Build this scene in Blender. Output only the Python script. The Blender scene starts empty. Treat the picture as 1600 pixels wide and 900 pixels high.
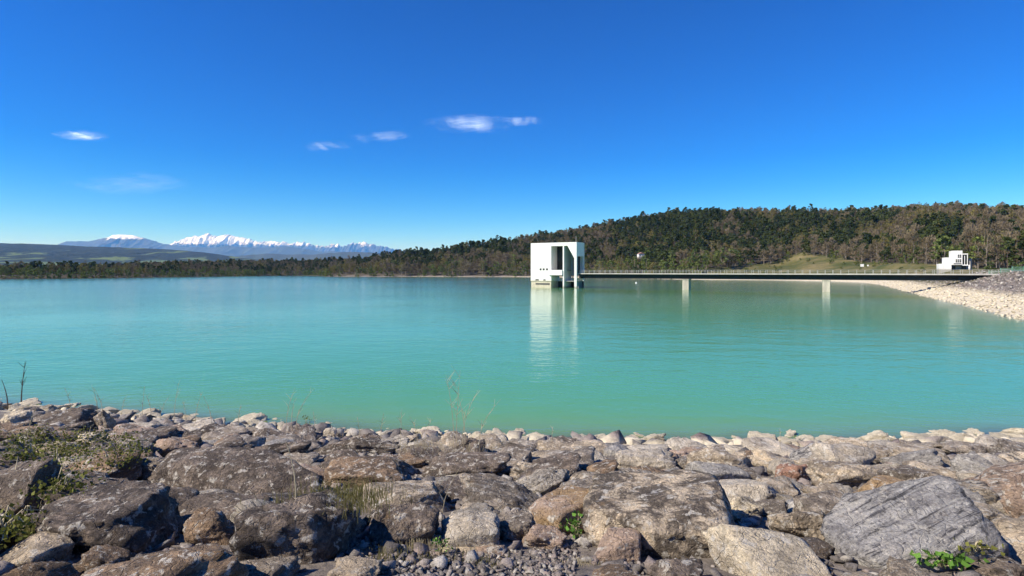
import bpy, math, random
import numpy as np
from mathutils import Vector, Matrix, Euler

random.seed(7)
RNG = np.random.default_rng(7)
scene = bpy.context.scene
COL = scene.collection

# ------------------------------------------------------------------ camera, world, sun, exposure
F = 900.0            # focal length in photograph pixels (1600 wide)
HZ = 424.0           # photograph row of the level horizon
CZ = 6.0             # camera height above the water
cam_data = bpy.data.cameras.new('camera')
cam_data.sensor_width = 36.0
cam_data.lens = 36.0 * F / 1600.0
cam_data.shift_y = (HZ - 450.0) / 1600.0
cam_data.clip_start = 0.1
cam_data.clip_end = 200000.0
cam = bpy.data.objects.new('camera', cam_data)
cam.location = (0, 0, CZ)
cam.rotation_euler = (math.radians(90), 0, 0)
COL.objects.link(cam)
scene.camera = cam

SUN_EL = math.radians(41)
SUN_DIR = Vector((-0.92, -0.39, 0)).normalized()          # horizontal direction towards the sun
world = bpy.data.worlds.new('World')
scene.world = world
world.use_nodes = True
wn = world.node_tree
bg = wn.nodes['Background']
sky = wn.nodes.new('ShaderNodeTexSky')
sky.sky_type = 'NISHITA'
sky.sun_disc = False
sky.sun_elevation = SUN_EL
sky.sun_rotation = math.atan2(SUN_DIR.x, SUN_DIR.y)
sky.altitude = 400
sky.air_density = 0.9
sky.dust_density = 0.0
sky.ozone_density = 6.5
hsv = wn.nodes.new('ShaderNodeHueSaturation')      # the whole sky a little deeper in colour
hsv.inputs['Saturation'].default_value = 1.4
hsv.inputs['Hue'].default_value = 0.505
wn.links.new(sky.outputs[0], hsv.inputs['Color'])
gam = wn.nodes.new('ShaderNodeGamma'); gam.inputs[1].default_value = 1.33
vsc = wn.nodes.new('ShaderNodeVectorMath'); vsc.operation = 'SCALE'; vsc.inputs['Scale'].default_value = 0.15
wn.links.new(hsv.outputs[0], vsc.inputs[0]); wn.links.new(vsc.outputs[0], gam.inputs[0])
vs2 = wn.nodes.new('ShaderNodeVectorMath'); vs2.operation = 'SCALE'; vs2.inputs['Scale'].default_value = 6.67
wn.links.new(gam.outputs[0], vs2.inputs[0]); wn.links.new(vs2.outputs[0], bg.inputs[0])
bg.inputs[1].default_value = 0.125

sun_data = bpy.data.lights.new('sun', 'SUN')
sun_data.energy = 5.0
sun_data.angle = math.radians(0.53)
sun_data.color = (1.0, 0.94, 0.85)
sun = bpy.data.objects.new('sun', sun_data)
tosun = Vector((SUN_DIR.x * math.cos(SUN_EL), SUN_DIR.y * math.cos(SUN_EL), math.sin(SUN_EL)))
sun.rotation_euler = tosun.to_track_quat('Z', 'Y').to_euler()
COL.objects.link(sun)

scene.view_settings.view_transform = 'Standard'
scene.view_settings.look = 'None'
scene.view_settings.exposure = 0.54
scene.view_settings.gamma = 1.0
scene.view_settings.use_curve_mapping = False
scene.cycles.use_denoising = True
scene.cycles.max_bounces = 6
scene.cycles.diffuse_bounces = 2
scene.cycles.glossy_bounces = 2
scene.cycles.transmission_bounces = 2
scene.cycles.transparent_max_bounces = 24
scene.cycles.volume_bounces = 2
scene.cycles.caustics_reflective = False
scene.cycles.caustics_refractive = False

# ------------------------------------------------------------------ helpers
def at(px, py, Y):
    """the point at depth Y seen at photograph pixel (px, py)"""
    return Vector(((px - 800) / F * Y, Y, CZ + (HZ - py) / F * Y))

def tag(o, label=None, cat=None, group=None, kind=None):
    if label: o['label'] = label
    if cat: o['category'] = cat
    if group: o['group'] = group
    if kind: o['kind'] = kind
    return o

def link(name, data, mat=None, parent=None, loc=None):
    o = bpy.data.objects.new(name, data)
    COL.objects.link(o)
    if mat is not None and len(data.materials) == 0:
        data.materials.append(mat)
    if parent is not None: o.parent = parent
    if loc is not None: o.location = loc
    return o

def empty(name, loc=(0, 0, 0), rz=0.0):
    o = bpy.data.objects.new(name, None)
    COL.objects.link(o)
    o.empty_display_size = 0.3
    o.location = loc
    o.rotation_euler = (0, 0, rz)
    return o

def np_mesh(name, V, Fa, smooth=False):
    """mesh from an (n,3) array and an (m,k) face array (k = 3 or 4)"""
    V = np.ascontiguousarray(V, dtype=np.float32)
    Fa = np.ascontiguousarray(Fa, dtype=np.int32)
    me = bpy.data.meshes.new(name)
    m, k = Fa.shape
    me.vertices.add(len(V)); me.vertices.foreach_set('co', V.ravel())
    me.loops.add(m * k); me.loops.foreach_set('vertex_index', Fa.ravel())
    me.polygons.add(m)
    me.polygons.foreach_set('loop_start', np.arange(0, m * k, k, dtype=np.int32))
    if smooth: me.polygons.foreach_set('use_smooth', np.ones(m, dtype=bool))
    me.update(calc_edges=True)
    return me

class MB:
    """collects boxes, prisms and tubes into one mesh"""
    def __init__(s): s.v = []; s.f = []
    def box(s, a, b):
        x0, y0, z0 = a; x1, y1, z1 = b
        n = len(s.v)
        s.v += [(x0,y0,z0),(x1,y0,z0),(x1,y1,z0),(x0,y1,z0),(x0,y0,z1),(x1,y0,z1),(x1,y1,z1),(x0,y1,z1)]
        s.f += [tuple(n+i for i in q) for q in ((0,3,2,1),(4,5,6,7),(0,1,5,4),(1,2,6,5),(2,3,7,6),(3,0,4,7))]
        return s
    def prism(s, poly, y0, y1):
        """polygon in (x, z), counter-clockwise seen from -y, extruded from y0 to y1"""
        n = len(s.v); k = len(poly)
        s.v += [(x, y0, z) for x, z in poly] + [(x, y1, z) for x, z in poly]
        s.f.append(tuple(n+i for i in range(k)))
        s.f.append(tuple(n+k+i for i in reversed(range(k))))
        for i in range(k):
            j = (i+1) % k
            s.f.append((n+i, n+k+i, n+k+j, n+j))
        return s
    def tube(s, pts, rad, n=6):
        base = len(s.v)
        pts = [Vector(p) for p in pts]
        for i, p in enumerate(pts):
            d = (pts[min(i+1, len(pts)-1)] - pts[max(i-1, 0)]).normalized()
            a = d.orthogonal().normalized(); b = d.cross(a)
            r = rad[i] if hasattr(rad, '__len__') else rad
            for k in range(n):
                t = 2*math.pi*k/n
                s.v.append(tuple(p + a*(r*math.cos(t)) + b*(r*math.sin(t))))
        for i in range(len(pts)-1):
            for k in range(n):
                k2 = (k+1) % n
                s.f.append((base+i*n+k, base+i*n+k2, base+(i+1)*n+k2, base+(i+1)*n+k))
        s.f.append(tuple(base+k for k in reversed(range(n))))
        s.f.append(tuple(base+(len(pts)-1)*n+k for k in range(n)))
        return s
    def mesh(s, name, smooth=False):
        me = bpy.data.meshes.new(name)
        me.from_pydata(s.v, [], s.f)
        if smooth:
            for p in me.polygons: p.use_smooth = True
        me.update()
        return me
    def build(s, name, mat, parent=None, smooth=False):
        return link(name, s.mesh(name, smooth), mat, parent)

def copy_tree(o, parent=None):
    c = o.copy(); COL.objects.link(c)
    if parent is not None: c.parent = parent
    for ch in list(o.children): copy_tree(ch, c)
    return c

# ---- numpy value noise
_PERM = RNG.random((64, 64, 64))
def vnoise(P):
    P = np.asarray(P, dtype=np.float64)
    i = np.floor(P).astype(int); f = P - i
    f = f*f*f*(f*(f*6-15)+10)
    i0 = i & 63; i1 = (i+1) & 63
    x0, y0, z0 = i0[:,0], i0[:,1], i0[:,2]; x1, y1, z1 = i1[:,0], i1[:,1], i1[:,2]
    fx, fy, fz = f[:,0], f[:,1], f[:,2]
    a = _PERM[x0,y0,z0]*(1-fx)+_PERM[x1,y0,z0]*fx
    b = _PERM[x0,y1,z0]*(1-fx)+_PERM[x1,y1,z0]*fx
    c = _PERM[x0,y0,z1]*(1-fx)+_PERM[x1,y0,z1]*fx
    d = _PERM[x0,y1,z1]*(1-fx)+_PERM[x1,y1,z1]*fx
    e = a*(1-fy)+b*fy; g = c*(1-fy)+d*fy
    return (e*(1-fz)+g*fz)*2-1
def fbm(P, octaves=4, gain=0.5, lac=2.03):
    s = 0; a = 1.0; t = 0
    P = np.asarray(P, dtype=np.float64)
    for k in range(octaves):
        s = s + a*vnoise(P + 17.3*k); t += a
        P = P*lac; a *= gain
    return s/t
def ridged(P, octaves=5):
    s = 0; a = 1.0; t = 0
    for k in range(octaves):
        s = s + a*(1-np.abs(vnoise(P+9.1*k))*1.6); t += a
        P = P*2.1; a *= 0.5
    return s/t
def n2(x, y, sc, octaves=4, z=0.0):
    x = np.asarray(x, dtype=np.float64); sh = x.shape
    return fbm(np.stack([x.ravel()*sc, np.asarray(y, dtype=np.float64).ravel()*sc, np.full(x.size, z)], 1), octaves).reshape(sh)

# ------------------------------------------------------------------ materials
def new_mat(name):
    m = bpy.data.materials.new(name); m.use_nodes = True
    nt = m.node_tree
    return m, nt, nt.nodes['Principled BSDF'], nt.nodes['Material Output']
def N(nt, typ, **kw):
    n = nt.nodes.new(typ)
    for k, v in kw.items():
        if k.startswith('i_'):
            key = k[2:]
            key = int(key) if key.isdigit() else key.replace('_', ' ')
            n.inputs[key].default_value = v
        else: setattr(n, k, v)
    return n
def noise(nt, vec, scale, detail=4, rough=0.55, dist=0.0):
    n = N(nt, 'ShaderNodeTexNoise')
    n.inputs['Scale'].default_value = scale; n.inputs['Detail'].default_value = detail
    n.inputs['Roughness'].default_value = rough; n.inputs['Distortion'].default_value = dist
    if vec is not None: nt.links.new(vec, n.inputs['Vector'])
    return n.outputs['Fac']
def ramp(nt, fac, stops):
    r = N(nt, 'ShaderNodeValToRGB')
    while len(r.color_ramp.elements) < len(stops): r.color_ramp.elements.new(0.5)
    for e, (p, c) in zip(r.color_ramp.elements, stops):
        e.position = p
        e.color = (c, c, c, 1) if not hasattr(c, '__len__') else (*c[:3], 1)
    nt.links.new(fac, r.inputs[0])
    return r.outputs[0]
def mixc(nt, fac, a, b, typ='MIX'):
    m = N(nt, 'ShaderNodeMix', data_type='RGBA', blend_type=typ)
    for sock, v in ((m.inputs[0], fac), (m.inputs[6], a), (m.inputs[7], b)):
        if hasattr(v, 'is_linked'): nt.links.new(v, sock)
        elif hasattr(v, '__len__'): sock.default_value = (*v[:3], 1)
        else: sock.default_value = v
    return m.outputs[2]
def math_(nt, op, a, b=None, clamp=False):
    m = N(nt, 'ShaderNodeMath', operation=op, use_clamp=clamp)
    for sock, v in ((m.inputs[0], a), (m.inputs[1], b)):
        if v is None: continue
        if hasattr(v, 'is_linked'): nt.links.new(v, sock)
        else: sock.default_value = v
    return m.outputs[0]
def bump(nt, h, dist, strength=1.0, normal=None):
    b = N(nt, 'ShaderNodeBump')
    b.inputs['Strength'].default_value = strength; b.inputs['Distance'].default_value = dist
    nt.links.new(h, b.inputs['Height'])
    if normal is not None: nt.links.new(normal, b.inputs['Normal'])
    return b.outputs[0]

def plain(name, col, rough=0.7, var=0.12, scale=1.5, metal=0.0, bmp=0.0, streak=False, dirt=None):
    m, nt, p, out = new_mat(name)
    geo = N(nt, 'ShaderNodeNewGeometry')
    vec = geo.outputs['Position']
    if streak:
        mp = N(nt, 'ShaderNodeMapping'); mp.inputs['Scale'].default_value = (1, 1, 0.12)
        nt.links.new(vec, mp.inputs[0]); vec = mp.outputs[0]
    f = noise(nt, vec, scale, 6, 0.6)
    a = tuple(c*(1-var*1.6) for c in col); b = tuple(min(1, c*(1+var)) for c in col)
    c = ramp(nt, f, [(0.3, a), (0.7, b)])
    if dirt:
        d = noise(nt, vec, scale*3, 8, 0.7)
        c = mixc(nt, ramp(nt, d, [(0.5, 0.0), (0.75, 0.8)]), c, dirt)
    nt.links.new(c, p.inputs['Base Color'])
    p.inputs['Roughness'].default_value = rough
    p.inputs['Metallic'].default_value = metal
    if bmp: nt.links.new(bump(nt, noise(nt, vec, scale*6, 5), bmp), p.inputs['Normal'])
    return m

M = {}
M['white_wall'] = plain('white_wall', (0.78, 0.77, 0.74), 0.75, 0.05, 0.5, streak=True, dirt=(0.62, 0.6, 0.56))
def wall_mat(name, colr):
    m, nt, p, out = new_mat(name)
    tc = N(nt, 'ShaderNodeTexCoord'); geo = N(nt, 'ShaderNodeNewGeometry')
    sx = N(nt, 'ShaderNodeSeparateXYZ'); nt.links.new(tc.outputs['Object'], sx.inputs[0])
    mp = N(nt, 'ShaderNodeMapping'); mp.inputs['Scale'].default_value = (1, 1, 0.1); nt.links.new(tc.outputs['Object'], mp.inputs[0])
    st = noise(nt, mp.outputs[0], 1.3, 8, 0.7, 0.3)
    c = ramp(nt, noise(nt, tc.outputs['Object'], 0.35, 6, 0.6), [(0.3, tuple(k*0.90 for k in colr)), (0.7, tuple(min(1, k*1.04) for k in colr))])
    c = mixc(nt, ramp(nt, st, [(0.52, 0.0), (0.72, 0.55)]), c, (0.50, 0.47, 0.42))
    fz = math_(nt, 'FRACT', math_(nt, 'MULTIPLY', sx.outputs[2], 0.42))
    c = mixc(nt, ramp(nt, fz, [(0.0, 0.45), (0.03, 0.0)]), c, (0.42, 0.40, 0.37))
    low = N(nt, 'ShaderNodeMapRange'); low.inputs[1].default_value = 0.1; low.inputs[2].default_value = 0.9; low.inputs[3].default_value = 0.8; low.inputs[4].default_value = 0.0
    nt.links.new(math_(nt, 'ADD', sx.outputs[2], math_(nt, 'MULTIPLY', math_(nt, 'SUBTRACT', st, 0.5), 0.8)), low.inputs[0])
    c = mixc(nt, low.outputs[0], c, (0.24, 0.21, 0.15))
    nt.links.new(c, p.inputs['Base Color']); p.inputs['Roughness'].default_value = 0.8
    nt.links.new(bump(nt, noise(nt, tc.outputs['Object'], 6, 5), 0.01), p.inputs['Normal'])
    return m
M['white_wall'] = wall_mat('white_wall', (0.80, 0.785, 0.75))
M['base_concrete'] = plain('base_concrete', (0.60, 0.53, 0.40), 0.85, 0.15, 0.8, bmp=0.02, dirt=(0.35, 0.3, 0.24))
M['grey_concrete'] = plain('grey_concrete', (0.36, 0.35, 0.33), 0.85, 0.2, 0.8, bmp=0.02, streak=True, dirt=(0.15, 0.14, 0.13))
M['pier_concrete'] = plain('pier_concrete', (0.50, 0.45, 0.37), 0.85, 0.25, 0.9, bmp=0.02, streak=True, dirt=(0.2, 0.17, 0.14))
M['dark_glass'] = plain('dark_glass', (0.015, 0.02, 0.022), 0.15, 0.2, 1.0)
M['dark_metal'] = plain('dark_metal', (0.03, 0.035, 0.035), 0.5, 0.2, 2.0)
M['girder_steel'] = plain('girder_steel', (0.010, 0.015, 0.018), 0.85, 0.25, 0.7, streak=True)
M['rail_metal'] = plain('rail_metal', (0.36, 0.36, 0.34), 0.5, 0.1, 3.0)
M['asphalt'] = plain('asphalt', (0.13, 0.125, 0.12), 0.9, 0.2, 1.0, bmp=0.01)
M['deck_concrete'] = plain('deck_concrete', (0.45, 0.43, 0.39), 0.85, 0.15, 0.7)
M['green_mesh'] = plain('green_mesh', (0.16, 0.36, 0.24), 0.6, 0.1, 2.0)
M['sign_white'] = plain('sign_white', (0.8, 0.8, 0.78), 0.5, 0.04, 2.0)
M['post_grey'] = plain('post_grey', (0.25, 0.24, 0.22), 0.6, 0.1, 2.0)
M['roof_tile'] = plain('roof_tile', (0.35, 0.2, 0.14), 0.8, 0.2, 2.0)
M['buoy'] = plain('buoy', (0.8, 0.8, 0.78), 0.4, 0.03, 2.0)

# -- rock: colour from the object's own colour, dark weathering from its alpha, dried silt near the water line
def silt_mask(nt, pos):
    sx = N(nt, 'ShaderNodeSeparateXYZ'); nt.links.new(pos, sx.inputs[0])
    wob = noise(nt, pos, 0.9, 4, 0.6)
    far = N(nt, 'ShaderNodeMapRange'); far.inputs[1].default_value = 30; far.inputs[2].default_value = 62
    far.inputs[3].default_value = 0.66; far.inputs[4].default_value = 1.9; nt.links.new(sx.outputs[1], far.inputs[0])
    lft = N(nt, 'ShaderNodeMapRange'); lft.inputs[1].default_value = -12; lft.inputs[2].default_value = 4
    lft.inputs[3].default_value = -0.25; lft.inputs[4].default_value = 0.12; nt.links.new(sx.outputs[0], lft.inputs[0])
    lim = math_(nt, 'ADD', far.outputs[0], lft.outputs[0])
    wst = N(nt, 'ShaderNodeMapRange'); wst.inputs[1].default_value = -230; wst.inputs[2].default_value = -120
    wst.inputs[3].default_value = -3.5; wst.inputs[4].default_value = 0.0; nt.links.new(sx.outputs[0], wst.inputs[0])
    lim = math_(nt, 'ADD', lim, wst.outputs[0])
    fst = N(nt, 'ShaderNodeMapRange'); fst.inputs[1].default_value = 440; fst.inputs[2].default_value = 600
    fst.inputs[3].default_value = 0.0; fst.inputs[4].default_value = -1.6; nt.links.new(sx.outputs[1], fst.inputs[0])
    lim = math_(nt, 'ADD', lim, fst.outputs[0])
    lim = math_(nt, 'ADD', lim, math_(nt, 'MULTIPLY', math_(nt, 'SUBTRACT', wob, 0.5), 1.1))
    d = math_(nt, 'SUBTRACT', lim, sx.outputs[2])
    soft = N(nt, 'ShaderNodeMapRange'); soft.inputs[1].default_value = 30; soft.inputs[2].default_value = 62
    soft.inputs[3].default_value = 6.0; soft.inputs[4].default_value = 1.1; nt.links.new(sx.outputs[1], soft.inputs[0])
    return math_(nt, 'ADD', math_(nt, 'MULTIPLY', d, soft.outputs[0]), 0.5, clamp=True)

SILT = (0.64, 0.565, 0.425)
def rock_material(name, strata=False, stain=None):
    m, nt, p, out = new_mat(name)
    tc = N(nt, 'ShaderNodeTexCoord'); oi = N(nt, 'ShaderNodeObjectInfo'); geo = N(nt, 'ShaderNodeNewGeometry')
    off = N(nt, 'ShaderNodeVectorMath', operation='MULTIPLY_ADD')
    comb = N(nt, 'ShaderNodeCombineXYZ')
    for k in range(3): nt.links.new(oi.outputs['Random'], comb.inputs[k])
    nt.links.new(comb.outputs[0], off.inputs[0]); off.inputs[1].default_value = (37, 91, 53)
    nt.links.new(tc.outputs['Object'], off.inputs[2])
    v = off.outputs[0]
    big = noise(nt, v, 2.2, 5, 0.6, 0.4)
    base = mixc(nt, 1.0, oi.outputs['Color'], ramp(nt, big, [(0.25, (0.52, 0.48, 0.45)), (0.5, (1.12, 1.07, 0.99)), (0.78, (1.62, 1.48, 1.27))]), 'MULTIPLY')
    if strata:
        mp = N(nt, 'ShaderNodeMapping'); mp.inputs['Scale'].default_value = (0.55, 6.5, 8); nt.links.new(v, mp.inputs[0])
        st = noise(nt, mp.outputs[0], 2.2, 9, 0.65, 0.8)
        base = mixc(nt, ramp(nt, st, [(0.40, 0.95), (0.47, 0.0)]), base, (0.10, 0.098, 0.10))
        base = mixc(nt, ramp(nt, st, [(0.54, 0.0), (0.62, 0.9)]), base, (0.60, 0.575, 0.53))
    if stain:
        sf = noise(nt, v, 1.7, 5, 0.6, 0.5)
        base = mixc(nt, ramp(nt, sf, [(0.42, 0.0), (0.56, 0.85)]), base, stain)
    # dark weathered crust in blotches
    pat = noise(nt, v, 3.0, 10, 0.72, 0.6)
    pm = math_(nt, 'MULTIPLY', ramp(nt, pat, [(0.44, 0.0), (0.53, 1.0)]), oi.outputs['Alpha'])
    base = mixc(nt, pm, base, (0.062, 0.050, 0.042))
    # small dark pits and pale lichen spots
    pit = noise(nt, v, 13.0, 6, 0.65)
    base = mixc(nt, ramp(nt, pit, [(0.30, 0.8), (0.42, 0.0)]), base, (0.05, 0.045, 0.042))
    spk = noise(nt, v, 34.0, 5, 0.7, 0.2)
    base = mixc(nt, 1.0, base, ramp(nt, spk, [(0.30, (0.34, 0.33, 0.31)), (0.45, (0.95, 0.95, 0.95)), (0.56, (1.0, 1.0, 1.0)), (0.68, (1.65, 1.6, 1.52))]), 'MULTIPLY')
    lich = noise(nt, v, 8.5, 8, 0.7, 0.3)
    base = mixc(nt, ramp(nt, lich, [(0.55, 0.0), (0.61, 0.85)]), base, (0.60, 0.56, 0.49))
    och = noise(nt, v, 4.0, 6, 0.65, 0.2)
    base = mixc(nt, ramp(nt, och, [(0.64, 0.0), (0.75, 0.55)]), base, (0.30, 0.19, 0.09))
    sm = silt_mask(nt, geo.outputs['Position'])
    silt = ramp(nt, noise(nt, geo.outputs['Position'], 3.0, 6), [(0.3, tuple(c*0.75 for c in SILT)), (0.7, tuple(c*1.12 for c in SILT))])
    base = mixc(nt, math_(nt, 'MULTIPLY', sm, 0.93), base, silt)
    nt.links.new(base, p.inputs['Base Color'])
    p.inputs['Roughness'].default_value = 0.92
    p.inputs['Specular IOR Level'].default_value = 0.25
    h1 = noise(nt, v, 5.0, 10, 0.68, 0.3); h2 = noise(nt, v, 24.0, 6, 0.7)
    vor = N(nt, 'ShaderNodeTexVoronoi', feature='DISTANCE_TO_EDGE'); vor.inputs['Scale'].default_value = 2.6
    wv = N(nt, 'ShaderNodeVectorMath', operation='ADD')
    nz = N(nt, 'ShaderNodeTexNoise'); nz.inputs['Scale'].default_value = 3.0; nt.links.new(v, nz.inputs['Vector'])
    nt.links.new(v, wv.inputs[0]); nt.links.new(nz.outputs['Color'], wv.inputs[1]); nt.links.new(wv.outputs[0], vor.inputs['Vector'])
    crack = ramp(nt, vor.outputs['Distance'], [(0.0, 0.0), (0.035, 1.0)])
    hh = math_(nt, 'ADD', math_(nt, 'MULTIPLY', h1, 1.0), math_(nt, 'MULTIPLY', h2, 0.5))
    hh = math_(nt, 'ADD', hh, math_(nt, 'MULTIPLY', crack, 0.16))
    if strata: hh = math_(nt, 'ADD', hh, math_(nt, 'MULTIPLY', st, 0.9))
    nt.links.new(bump(nt, hh, 0.115, 1.0), p.inputs['Normal'])
    return m
M['rock'] = rock_material('rock')
M['rock_strata'] = rock_material('rock_strata', strata=True)
M['rock_stained'] = rock_material('rock_stained', stain=(0.42, 0.28, 0.14))

# ------------------------------------------------------------------ the lay of the land
def P_(px, D): return ((px - 800) / F * D, D)
LAKE = np.array([(-480, 420), (-300, 200), (-140, 95), (-60, 45), (-34, 29.6), (-22.6, 25.4), (-15.8, 23.7), (-9.8, 22.1), (-4, 21.0),
                 (0, 20.4), (4.5, 20.1), (9, 20.0), (14, 20.3), (18.5, 20.8), (30, 22), (42, 26), (58, 37), (66.5, 54), P_(1600, 71), P_(1550, 86), P_(1500, 107),
                 P_(1440, 146), P_(1400, 205), P_(1375, 265), P_(1345, 315), P_(1290, 360), P_(1240, 385), P_(1130, 405), P_(1050, 440), P_(980, 500), P_(915, 560),
                 P_(850, 600), P_(780, 622), P_(700, 632), P_(640, 655), P_(600, 645), P_(540, 662), P_(512, 668), P_(507, 690), P_(500, 790), P_(470, 830), P_(420, 790),
                 P_(360, 700), P_(300, 640), P_(200, 545), P_(100, 490), P_(0, 450)], dtype=float)
def lake_dist(X, Y):
    """signed distance to the shore line: positive on land, negative over the lake"""
    X = np.asarray(X, float); Y = np.asarray(Y, float); sh = X.shape
    x = X.ravel(); y = Y.ravel()
    best = np.full(x.size, 1e18); inside = np.zeros(x.size, bool)
    n = len(LAKE)
    for i in range(n):
        ax, ay = LAKE[i]; bx, by = LAKE[(i+1) % n]
        dx, dy = bx-ax, by-ay
        t = np.clip(((x-ax)*dx+(y-ay)*dy)/(dx*dx+dy*dy), 0, 1)
        best = np.minimum(best, (x-ax-t*dx)**2+(y-ay-t*dy)**2)
        cond = (ay > y) != (by > y)
        with np.errstate(divide='ignore', invalid='ignore'):
            xi = (bx-ax)*(y-ay)/(by-ay+1e-12)+ax
        inside ^= cond & (x < xi)
    d = np.sqrt(best)
    return np.where(inside, -d, d).reshape(sh)

def col(px, tab):
    """interpolate a table of (photo column, value)"""
    a = np.array(tab, float)
    return np.interp(px, a[:, 0], a[:, 1])
SHORE = [(-200, 430), (0, 450), (200, 545), (300, 640), (420, 790), (500, 790), (512, 670), (700, 632), (850, 600), (980, 520), (1130, 440), (1240, 415), (1345, 335), (1400, 205), (1440, 146), (1500, 107), (1600, 71), (1900, 50)]
EDGE_D = [(-200, 440), (0, 458), (200, 555), (300, 650), (420, 800), (500, 800), (512, 680), (700, 642), (850, 610), (980, 518), (1033, 470), (1100, 460), (1170, 490), (1240, 510), (1284, 480), (1338, 420), (1423, 330), (1465, 290), (1520, 262), (1600, 240), (1900, 210)]
EDGE_Y = [(-200, 430), (980, 426), (1000, 423), (1033, 421), (1069, 419), (1102, 418), (1136, 417), (1170, 415), (1215, 410.5), (1237, 402), (1255, 394), (1284, 399), (1338, 409), (1423, 412.5), (1465, 415), (1520, 419), (1600, 419), (1900, 418)]
RIDGE_D = [(-200, 760), (0, 760), (200, 850), (420, 1000), (500, 980), (560, 900), (700, 850), (850, 860), (1000, 830), (1200, 800), (1400, 740), (1600, 680), (1900, 600)]
# tree-top silhouette of the wooded hill
RIDGE_Y = [(-200, 419), (0, 417), (60, 415), (126, 411), (168, 409), (210, 404), (289, 402), (367, 401), (420, 399.5), (500, 398), (570, 397), (598, 392), (639, 388), (679, 386), (719, 377), (754, 375), (777, 370),
           (805, 369), (834, 362), (870, 358), (900, 351), (950, 343), (1000, 331.5), (1050, 325), (1100, 324), (1200, 322), (1300, 322), (1400, 321), (1440, 319), (1500, 319), (1600, 322), (1900, 330)]
TREE_H = 17.0
def ground_z(X, Y):
    X = np.asarray(X, float); Y = np.asarray(Y, float)
    d = lake_dist(X, Y)
    Yc = np.maximum(Y, 1.0)
    px = np.clip(800+F*X/Yc, -200, 1900)
    S = col(px, SHORE); E = np.maximum(col(px, EDGE_D), S+8); R = np.maximum(col(px, RIDGE_D), E+60)
    ze = CZ+(HZ-col(px, EDGE_Y))/F*E
    zr = CZ+(HZ-col(px, RIDGE_Y))/F*R-TREE_H
    zs = np.interp(px, [1200, 1380], [0.6, 5.1])
    t1 = np.clip((Y-S)/(E-S), 0, 1); t1 = t1**1.3
    t2 = np.clip((Y-E)/(R-E), 0, 1); t2 = 0.35*t2+0.65*(t2*t2*(3-2*t2))
    t3 = np.clip((Y-R)/900.0, 0, 1); t3 = t3*t3*(3-2*t3)
    z = np.where(Y < E, zs+(ze-zs)*t1, ze+(zr-ze)*t2)
    z = np.where(Y > R, zr+(18-zr)*t3, z)
    near = np.clip((150-Y)/90.0, 0, 1)
    z = z*(1-near)+5.1*near
    z = z+n2(X, Y, 0.021, 4)*np.clip(d/60, 0, 1)*np.clip((Y-130)/150, 0, 1)*2.2*np.clip(1.5-Y/3000, 0, 1)
    bank = np.interp(Y, [0, 60, 110, 260], [0.217, 0.23, 0.29, 0.30])
    bank = np.where(px < 1100, np.interp(Y, [0, 60, 300], [0.217, 0.217, 0.18]), bank)
    lim = d*bank+np.maximum(0, d-25)*0.6
    z = np.where(d > 0, np.minimum(z, lim), np.maximum(d*0.24, -9.0))
    near_lumps = n2(X, Y, 0.7, 4)*0.10*np.clip((40-Y)/10, 0, 1)
    return z+near_lumps*np.clip(1-np.abs(d)/60, 0, 1)
def gz(x, y): return float(ground_z(np.array([x]), np.array([y]))[0])

def axis(parts):
    out = []
    for a, b, s in parts: out += list(np.arange(a, b, s))
    return out
xs = np.array([-90000, -45000, -20000, -9000, -4500, -2600, -1900] + axis([(-1500, -300, 16), (-300, -60, 6), (-60, -32, 2.5), (-32, 32, 0.6), (32, 60, 2), (60, 260, 3.5), (260, 900, 8)]) + [900, 1100, 1500, 2300, 4500, 9000, 20000, 45000, 90000], float)
ys = np.array([-90000, -20000, -4000, -800, -200, -60, -20] + axis([(-8, 34, 0.6), (34, 60, 2), (60, 240, 3.5), (240, 1100, 8), (1100, 2100, 50)]) + [2100, 2600, 4000, 9000, 20000, 45000, 90000], float)
GX, GY = np.meshgrid(xs, ys)
GZ = ground_z(GX, GY)
nx, ny = len(xs), len(ys)
idx = np.arange(nx*ny).reshape(ny, nx)
quads = np.stack([idx[:-1,:-1], idx[:-1,1:], idx[1:,1:], idx[1:,:-1]], -1).reshape(-1, 4)
Vg = np.stack([GX, GY, GZ], -1).reshape(-1, 3)

# ground cover: bare stony soil by the water, dry grass on the meadow, leaf litter under the trees
m, nt, p, out = new_mat('ground')
geo = N(nt, 'ShaderNodeNewGeometry'); pos = geo.outputs['Position']
att = N(nt, 'ShaderNodeAttribute', attribute_name='meadow'); att2 = N(nt, 'ShaderNodeAttribute', attribute_name='bank')
litter = ramp(nt, noise(nt, pos, 0.35, 8, 0.65), [(0.3, (0.045, 0.04, 0.028)), (0.7, (0.11, 0.09, 0.06))])
grass = ramp(nt, noise(nt, pos, 0.06, 9, 0.68), [(0.34, (0.045, 0.062, 0.018)), (0.5, (0.105, 0.10, 0.038)), (0.66, (0.19, 0.155, 0.075))])
soil = ramp(nt, noise(nt, pos, 2.5, 9, 0.7), [(0.3, (0.10, 0.085, 0.075)), (0.55, (0.22, 0.19, 0.165)), (0.75, (0.36, 0.32, 0.28))])
c = mixc(nt, att.outputs['Fac'], litter, grass)
c = mixc(nt, att2.outputs['Fac'], c, soil)
sm = silt_mask(nt, pos)
silt = ramp(nt, noise(nt, pos, 1.2, 8, 0.65), [(0.3, tuple(k*0.7 for k in SILT)), (0.7, tuple(k*1.1 for k in SILT))])
c = mixc(nt, math_(nt, 'MULTIPLY', sm, 0.95), c, silt)
nt.links.new(c, p.inputs['Base Color']); p.inputs['Roughness'].default_value = 0.95; p.inputs['Specular IOR Level'].default_value = 0.2
nt.links.new(bump(nt, noise(nt, pos, 3.0, 8, 0.7), 0.12), p.inputs['Normal'])
M['ground'] = m
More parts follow.
